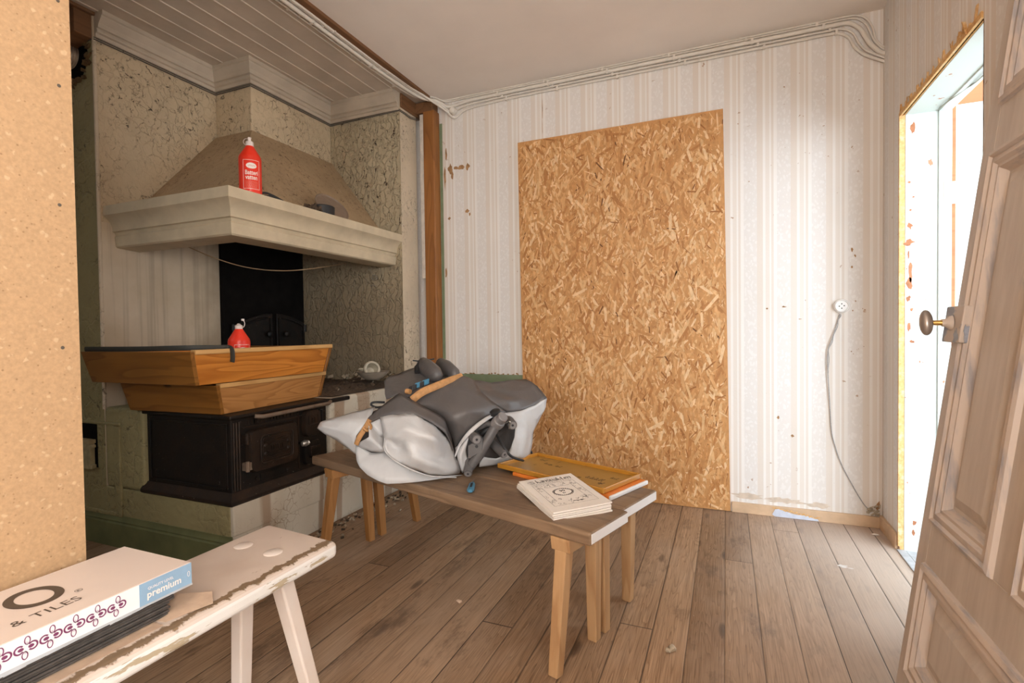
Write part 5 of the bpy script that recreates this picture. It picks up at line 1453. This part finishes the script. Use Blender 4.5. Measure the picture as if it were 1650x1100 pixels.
M1_ = M_GREY_PLASTIC
build('frame_tube', MB().tube([at(808, 672, D=2.13), at(795, 692, D=2.12), at(772, 732, D=2.11), at(754, 758, D=2.115)], [.021, .020, .022, .016], 14), M1_, bag, smooth=50)
build('joint_cap', MB().lathe([(.026, -.02), (.028, 0), (.026, .012), (.022, .016), (.022, .042), (.018, .046)], at(803, 680, D=2.115), (at(813, 668, D=2.08) - at(803, 680, D=2.115)), 18), M_GREY_PLASTIC2, bag, smooth=35)
build('joint_knob', MB().lathe([(.018, 0), (.022, .004), (.022, .018), (.016, .022)], at(799, 668, D=2.15), (-.1, -.4, .9), 14), M_BLACK, bag, smooth=35)
build('roller_bracket', MB().obox(at(766, 722, D=2.10), (at(778, 716, D=2.1) - at(754, 728, D=2.1)) * .5, CU * .028, CF * .010), M1_, bag, bevel=.004)
build('bracket_hole', MB().lathe([(.0065, 0), (.0065, .001)], at(768, 719, D=2.0895), -CF, 12), M_BLACK, bag)
post('roller', at(760, 699, D=2.17), at(768, 708, D=2.08), .021, M1_)
post('roller', at(820, 677, D=2.21), at(826, 685, D=2.13), .020, M1_)
post('frame_leg', at(790, 712, D=2.22), at(813, 732, D=2.12), .018, M1_)
post('frame_leg', at(757, 735, D=2.17), at(754, 763, D=2.075), .018, M1_)
build('frame_tube', MB().tube([at(776, 700, D=2.20), at(790, 688, D=2.19), at(806, 690, D=2.20)], .014, 10), M_BLACK, bag, smooth=50)
build('frame_tube', MB().tube([at(770, 690, D=2.18), at(786, 682, D=2.17), at(798, 686, D=2.15)], [.010, .014, .012], 10), M1_, bag, smooth=50)
build('pull_wire', MB().tube(bez([at(815, 681, D=2.12), at(822, 679, D=2.11), at(820, 690, D=2.12)], 5), .003, 6), M_STEEL, bag, smooth=60)
cw = [(800, 700, 2.17), (812, 720, 2.13), (824, 735, 2.13), (840, 741, 2.16), (852, 732, 2.27), (856, 724, 2.34)]
build('elastic_cord', MB().tube(bez([at(u, v, D=d) for u, v, d in cw[:4]] + [at(843, 741.5, D=2.2)], 6), .0055, 8), M_BLACK, bag, smooth=60)
build('elastic_cord', MB().tube(bez([at(848, 722, D=2.37), at(856, 728, D=2.38), at(858, 737, D=2.38)], 5), .0055, 8), M_BLACK, bag, smooth=60)

# ------------------------------------------------------------------ white painted bench in front
def wbx(y): return -1.315 + (1.177 - y) * -.0, -1.02 - (1.15 - y) * .06


M_WB = flaky_white('white_bench_paint', (.74, .66, .60), (.20, .135, .08), edge_x=None, amt=.70, tint=(.66, .55, .47))


def white_bench_top():
    m = NT('white_bench_top'); o = m.obj(); x, y, z = m.xyz(o)
    e = m.math('SUBTRACT', m.math('ADD', x, m.math('MULTIPLY', y, -.0)), 0)
    jag = m.math('ADD', e, m.math('MULTIPLY', m.math('SUBTRACT', m.noise(m.map(o, sc=(20, 34, 6)), 1, 5, .7), .5), .055))
    d = m.math('SUBTRACT', .145, jag)     # distance in from the right edge
    band = m.ramp(m.math('MULTIPLY', d, 8), [(.03, 0.), (.06, 1.), (.20, 1.), (.235, 0.)])
    chips = m.ramp(m.noise(m.map(o, sc=(30, 9, 12)), 1, 4, .6), [(.70, 0.), (.72, 1.)])
    up = m.xyz(m.n('NewGeometry').outputs['Normal'])[2]
    upm = m.ramp(up, [(.35, 0.), (.6, 1.)])
    sidechips = m.ramp(m.noise(m.map(o, sc=(12, 7, 40)), 1, 4, .65), [(.56, 0.), (.58, 1.)])
    msk = m.mix(upm, sidechips, m.math('MAXIMUM', band, chips))
    wdn = m.noise(m.map(o, sc=(130, 5, 130)), 1, 3)
    wd = m.mix(wdn, (.13, .085, .05), (.30, .21, .13))
    wd = m.mix(upm, (.48, .40, .28), wd)
    tn = m.noise(o, 5, 4)
    top = m.mix(m.ramp(tn, [(.35, 0.), (.7, .8)]), (.62, .525, .455), (.54, .435, .365))
    col = m.mix(upm, m.mix(tn, (.82, .81, .79), (.74, .72, .68)), top)
    col = m.mix(msk, col, wd)
    return m.done(col, .5, m.bump(m.math('SUBTRACT', m.math('MULTIPLY', m.noise(o, 60, 3), .2), msk), .6, .002), 0, .35)


wbn = thing('painted_bench', (-1.17, .46, 0), 'narrow white bench with flaking paint and splayed legs carrying the tile sample box', 'bench')
mb = MB().hexa([(-1.315, -.35, .413), (-1.018, -.35, .413), (-1.018, 1.148, .413), (-1.315, 1.178, .413), (-1.315, -.35, .46), (-1.018, -.35, .46), (-1.018, 1.148, .46), (-1.315, 1.178, .46)])
build('bench_top', mb, white_bench_top(), wbn, bevel=.016, segs=4)
for (tx_, ty_), (bx, by) in (((-1.128, 1.021), (-1.035, 1.075)), ((-1.243, 1.025), (-1.22, .985)), ((-1.10, -.22), (-1.04, -.28)), ((-1.23, -.22), (-1.30, -.28))):
    lg = build('leg', MB().bar((bx, by, 0), (tx_ + (bx - tx_) * .1, ty_ + (by - ty_) * .1, .425), .036, .044, ref=(0, 1, 0)), M_WB, wbn, bevel=.005)
    build('through_tenon', MB().lathe([(.024, .0), (.0245, .0015), (.022, .003), (.0005, .0034)], (tx_, ty_, .4595), n=24), M_WB, wbn, smooth=40)

# ------------------------------------------------------------------ tile sample box and dark boards
bxl, bxr, by1, by0, bz0, bz1 = -1.305, -1.076, .757, -.05, .507, .5555
tb = thing('sample_box', (-1.19, .35, bz0), 'long white printed tile sample box with purple flower border on the white bench', 'box')
mb = MB().box(bxl, bxr, by0, by1, bz0, bz1)
build('box_sleeve', mb, M_BOX_TOP, tb, bevel=.0015, segs=1)
mb = MB().box(bxr - .0005, bxr + .0006, by0, .648, bz0 + .002, bz1 - .001)
build('white_side', mb, M_BOX_WHITE, tb)
mb = MB().box(bxr - .0005, bxr + .0008, .648, by1 - .001, bz0 + .001, bz1 - .001)
build('blue_label', mb, M_BOX_BLUE, tb)['label'] = 'pale blue end panel'
lt = MB(); fs_ = plane_fn((bxr + .0009, 0, 0), (0, 1, 0), (0, 0, 1), .0004)
put_text(lt, 'QUALITY LEVEL', lambda a, b: fs_(.664 + a, .5378 + b), .0075, .008)
put_text(lt, 'premium', lambda a, b: fs_(.662 + a, .5215 + b), .0195, .02)
ring2(lt, fs_, by1 - .008, .533, .003, .006, .001, n=12)
build('label_lettering', lt, M_LABEL_WHITE, tb, recalc=False)
tp_ = MB(); ftp = plane_fn((0, 0, bz1), (0, 1, 0), (-1, 0, 0), .0005)
F2 = lambda x, y: ftp(y, -x)   # room x, y on the lid
ring2(tp_, lambda a, b: ftp(a, b), .5440, 1.214, .0420, .0500, .0150, .0155, n=48)
# wide O: text runs away from the viewer, its top toward the partition
build('large_letter', tp_, M_BROWN_PRINT, tb, recalc=False); tp_ = MB()
put_text(tp_, '& TILES', lambda a, b: ftp(.472 + a, 1.1205 + b), .0315, .002, spacing=1.04)
put_text(tp_, 'S', lambda a, b: ftp(.435 + a, 1.1215 + b), .0295, 0)
ring2(tp_, lambda a, b: ftp(a, b), .5905, 1.1635, .0065, .0065, .0011, n=18); put_text(tp_, 'R', lambda a, b: ftp(.5873 + a, 1.1598 + b), .0095, .004)
build('lid_lettering', tp_, M_BROWN_PRINT, tb, recalc=False)
fl_ = MB(); fs2 = plane_fn((bxr + .0007, 0, 0), (0, 1, 0), (0, 0, 1), .0004); fs3 = plane_fn((bxr + .0007, 0, 0), (0, 1, 0), (0, 0, 1), .0008)
for k in range(16):
    cy_, cz_ = .607 - .0346 * k, .5335
    if cy_ < by0 + .03: break
    for sg in (-1, 1):
        ring2(fl_, fs2, cy_ + sg * .0092, cz_, .0076, .0076, .0026, a0=(-140 if sg > 0 else 40), a1=(140 if sg > 0 else 320), n=20, mi=0)
        disc2(fl_, fs2, cy_ + sg * .0070, cz_, .0042, .0030, mi=0, n=12)
        ring2(fl_, fs3, cy_ + sg * .0020, cz_ + sg * .0118, .0046, .0072, .0016, n=18, mi=0)
        disc2(fl_, fs3, cy_ + sg * .0014, cz_ + sg * .0068, .0016, .0034, mi=1, n=10)
build('flower_border', fl_, [M_PURPLE, M_LILAC], tb, recalc=False)
# torn lower edge of the sleeve
g9 = random.Random(6); mb = MB(); y = by0
while y < by1 - .005:
    st_ = g9.uniform(.008, .03); h_ = g9.uniform(.001, .0045) if y < .65 else .001
    mb.add([(bxr + .0004, y, bz0 + .003), (bxr + .0004, min(y + st_, by1), bz0 + .003), (bxr + .0014, min(y + st_, by1), bz0 - h_ * g9.uniform(.5, 1)), (bxr + .0014, y, bz0 - h_)], [(0, 1, 2, 3)]); y += st_
build('torn_edge', mb, plain('torn_card', (.42, .44, .47), .8), tb, solid=.001)
nb = 8; g10 = random.Random(3); zz = .463
bl = ['lowest dark sample board under the white box'] + ['dark sample board number %s up from the bench under the box' % w for w in ('two', 'three', 'four', 'five', 'six', 'seven')] + ['uppermost dark sample board right under the white box']
for k in range(nb):
    e = by1 - .045 + g10.uniform(-.006, .006) + k * .001; r = bxr - .006 + g10.uniform(-.003, .002)
    th = .0047
    tag(build('sample_board', MB().box(bxl + .004, r, by0 + .01, e, zz, zz + th), M_SLATE, bevel=.0013, segs=1), bl[k], 'board', 'dark boards under the sample box'); zz += .00545
tag(build('card_flap', MB().add([(bxr - .03, .68, .4612), (bxr + .012, .69, .4612), (bxr + .040, .775, .463), (bxr + .005, .80, .470), (bxr - .05, .76, .474)], [(0, 1, 2, 3, 4)]).add([(bxr - .01, .2, .4612), (bxr + .018, .2, .4614), (bxr + .020, .68, .4612), (bxr - .01, .68, .4612)], [(0, 1, 2, 3)]), M_CARD, solid=.001), 'torn brown card flap lying on the white bench under the sample boards', 'card')

# ------------------------------------------------------------------ panelled door leaning by the doorway
DX0, DM, DY = .4562, .12713, 1.80
dl = thing('panel_door', (DX0, DY - .46, 0), 'old beige panelled door with worn grey mouldings leaning by the bright doorway', 'door')
dl['kind'] = 'thing'
ux = V((DM, 0, 1)).normalized(); nx = V((-1, 0, DM)).normalized()
def dp(s, t, h): return V((DX0, DY - s, 0)) + ux * t + nx * h
DW, DH, TH = .92, 2.02, .034
def dslab(mb, s0, s1, t0, t1, h0, h1): return mb.hexa([dp(s0, t0, h0), dp(s1, t0, h0), dp(s1, t1, h0), dp(s0, t1, h0), dp(s0, t0, h1), dp(s1, t0, h1), dp(s1, t1, h1), dp(s0, t1, h1)])


M_DOOR, M_DMOULD = door_paint('door_paint'), moulding_paint('moulding_paint')
P_ = [(.065, .855, .075, .400), (.070, .415, .512, 1.508), (.505, .85, .512, 1.508), (.070, .415, 1.627, 1.93), (.505, .85, 1.627, 1.93)]
mb = MB()
dslab(mb, 0, .068, .004, DH, -TH, 0); dslab(mb, .852, DW, .004, DH, -TH, 0)
for t0, t1 in ((.004, .078), (.398, .514), (1.506, 1.629), (1.928, DH)): dslab(mb, .068, .852, t0, t1, -TH, 0)
dslab(mb, .413, .507, .514, 1.506, -TH, 0); dslab(mb, .413, .507, 1.629, 1.928, -TH, 0)
build('door_frame', mb, M_DOOR, dl, bevel=.0015, segs=1)
for s0, s1, t0, t1 in P_:
    mb = MB(); dslab(mb, s0 - .004, s1 + .004, t0 - .004, t1 + .004, -TH + .006, -.016)
    # raised field
    i = .105
    if s1 - s0 > .3 and t1 - t0 > .25:
        mb.add([dp(s0 + i, t0 + i, -.004), dp(s1 - i, t0 + i, -.004), dp(s1 - i, t1 - i, -.004), dp(s0 + i, t1 - i, -.004), dp(s0 + i - .03, t0 + i - .03, -.016), dp(s1 - i + .03, t0 + i - .03, -.016), dp(s1 - i + .03, t1 - i + .03, -.016), dp(s0 + i - .03, t1 - i + .03, -.016)],
               [(0, 1, 2, 3), (4, 5, 1, 0), (5, 6, 2, 1), (6, 7, 3, 2), (7, 4, 0, 3)])
    pn = build('door_panel', mb, M_DOOR, dl)
    # moulding: mitred profile round the panel
    prof = [(0, .0), (.004, .010), (.014, .014), (.020, .006), (.026, .009), (.036, .010), (.044, .002), (.052, .003), (.060, -.010), (.066, -.016)]
    mb = MB(); rings = []
    for o_, h_ in prof: rings.append([dp(s0 + o_, t0 + o_, h_), dp(s1 - o_, t0 + o_, h_), dp(s1 - o_, t1 - o_, h_), dp(s0 + o_, t1 - o_, h_)])
    vs = [p for R_ in rings for p in R_]
    mb.add(vs, [(i_ * 4 + k, i_ * 4 + (k + 1) % 4, (i_ + 1) * 4 + (k + 1) % 4, (i_ + 1) * 4 + k) for i_ in range(len(prof) - 1) for k in range(4)])
    build('panel_moulding', mb, M_DMOULD, pn, smooth=25)
# rim lock, knob
M_LOCK = flaky_white('lock_paint', (.60, .52, .46), (.20, .22, .26), amt=.50, tint=(.55, .47, .40))
mb = MB(); dslab(mb, -.004, .112, 1.008, 1.106, 0, .022)
lk = build('lock_case', mb, M_LOCK, dl, bevel=.003)
kb = dp(.050, 1.060, .022)
kd_ = (at(1507, 518, D=1.36) - kb); kd_ = V((-1, .10, .03)).normalized()
build('lock_rose', MB().lathe([(.020, 0), (.019, .006), (.012, .012), (.010, .022)], kb, kd_, 20), M_LOCK, lk, smooth=40)
build('knob_shank', MB().lathe([(.0085, .018), (.0075, .024), (.0065, .050)], kb, kd_, 16), M_BRASS, lk, smooth=40)
kc = kb + kd_ * .056
kb_ = MB(); x_, y_ = V((0, .15, 1)).normalized(), kd_.cross(V((0, .15, 1))).normalized()
vs = []; n_, m_ = 10, 28
for i in range(1, n_):
    a = pi * i / n_; z_ = -cos(a) * .0155
    for k in range(m_):
        b = 2 * pi * k / m_; vs.append(kc + kd_ * z_ + (x_ * cos(b) * .036 + y_ * sin(b) * .021) * sin(a) ** .9)
fs = [(i * m_ + k, i * m_ + (k + 1) % m_, (i + 1) * m_ + (k + 1) % m_, (i + 1) * m_ + k) for i in range(n_ - 2) for k in range(m_)]
fs += [tuple(range(m_))[::-1], tuple((n_ - 2) * m_ + k for k in range(m_))]
build('oval_knob', kb_.add(vs, fs), M_KNOB, lk, smooth=180)
build('keyhole_ring', MB().tube([dp(-.005, 1.026 + .006 * sin(a_), .010 + .006 * cos(a_)) for a_ in [2 * pi * k / 12 for k in range(12)]], .0018, 6, closed=True), M_DARK_WIRE, lk, smooth=60)

# ------------------------------------------------------------------ crumbs on the floor
gd = random.Random(17)


def lump(name, c, r, mat, label, cat, flat=.5):
    bm = bmesh.new(); bmesh.ops.create_icosphere(bm, subdivisions=2, radius=1)
    s = gd.uniform(0, 50)
    mb = MB(); vs = []
    for v in bm.verts:
        n = .75 + .5 * mnoise.noise(v.co * 1.4 + V((s, 0, 0)))
        vs.append((c[0] + v.co.x * r[0] * n, c[1] + v.co.y * r[1] * n, max(.0005, r[2] * .6 + v.co.z * r[2] * n)))
    mb.add(vs, [[v.index for v in f.verts] for f in bm.faces]); bm.free()
    return tag(build(name, mb, mat, smooth=40), label, cat)


p = at(740, 970, Z=0); lump('wood_chip', p, (.016, .010, .007), M_CARD, 'small tan chip lying alone on the floor in front of the nearer bench', 'chip')
p = at(1083, 1048, Z=0); lump('plaster_crumb', p, (.016, .018, .014), M_FLAKE, 'beige crumb of plaster on the boards right of the bench legs', 'crumb')
p = at(1076, 1050, Z=0); lump('plaster_crumb', p, (.012, .010, .009), M_FLAKE, 'smaller plaster crumb touching the larger one right of the bench legs', 'crumb')
p = at(1410, 862, Z=0); lump('wood_chip', p, (.022, .008, .006), M_LABEL_WHITE, 'pale wood chip on the floor in the corner by the baseboard', 'chip')
p = at(1358, 912, Z=0)
t = MB(); g11 = random.Random(2); fnf = lambda x, y: (x, y, .0008)
blob(t, fnf, p.x, p.y, .018, .016, 16, .4); blob(t, fnf, p.x + .03, p.y - .012, .010, .005, 12, .5)
build('paint_spot', t, plain('white_paint_spot', (.60, .55, .51), .6), bpy.data.objects['floor'])

# ------------------------------------------------------------------ light
w = bpy.data.worlds.new('sky'); SC.world = w; w.use_nodes = True
bg = w.node_tree.nodes['Background']; bg.inputs[0].default_value = (.80, .91, 1.0, 1); bg.inputs[1].default_value = 2.7


def area(name, loc, direction, sx, sy, power, col, portal=False, spread=180):
    l = bpy.data.lights.new(name, 'AREA'); l.shape = 'RECTANGLE'; l.size, l.size_y = sx, sy; l.energy = power; l.color = col; l.spread = radians(spread)
    o = bpy.data.objects.new(name, l); COL.objects.link(o); o.location = loc
    o.rotation_euler = V(direction).to_track_quat('-Z', 'Z').to_euler()
    if portal: l.cycles.is_portal = True
    return o


area('doorway_portal', (.90, 2.48, 1.0), (-1, 0, 0), .80, 1.98, 1, (1, 1, 1), True)
area('unseen_window_lamp', (-.3, -2.42, 1.475), (0, 1, 0), 1.2, 1.3, 34, (1, .935, .87))
area('unseen_window_lamp', (.92, -.85, 1.45), (-1, 0, 0), 1.2, 1.25, 48, (1, .925, .855))  # lamp in the added side window, brightens chimney and partition
area('daylight_outside', (2.75, .05, 1.45), (-.62, .80, -.06), 1.3, 2.0, 46, (.78, .88, 1.0))
SC.cycles.max_bounces = 8; SC.cycles.diffuse_bounces = 5
SC.cycles.caustics_reflective = SC.cycles.caustics_refractive = False
SC.cycles.sample_clamp_indirect = 6
SC.view_settings.view_transform = 'Standard'; SC.view_settings.look = 'None'; SC.view_settings.gamma = 1
SC.view_settings.use_curve_mapping = False
SC.view_settings.exposure = 0.95
for o in list(bpy.data.objects):
    if '_o' in o: del o['_o']
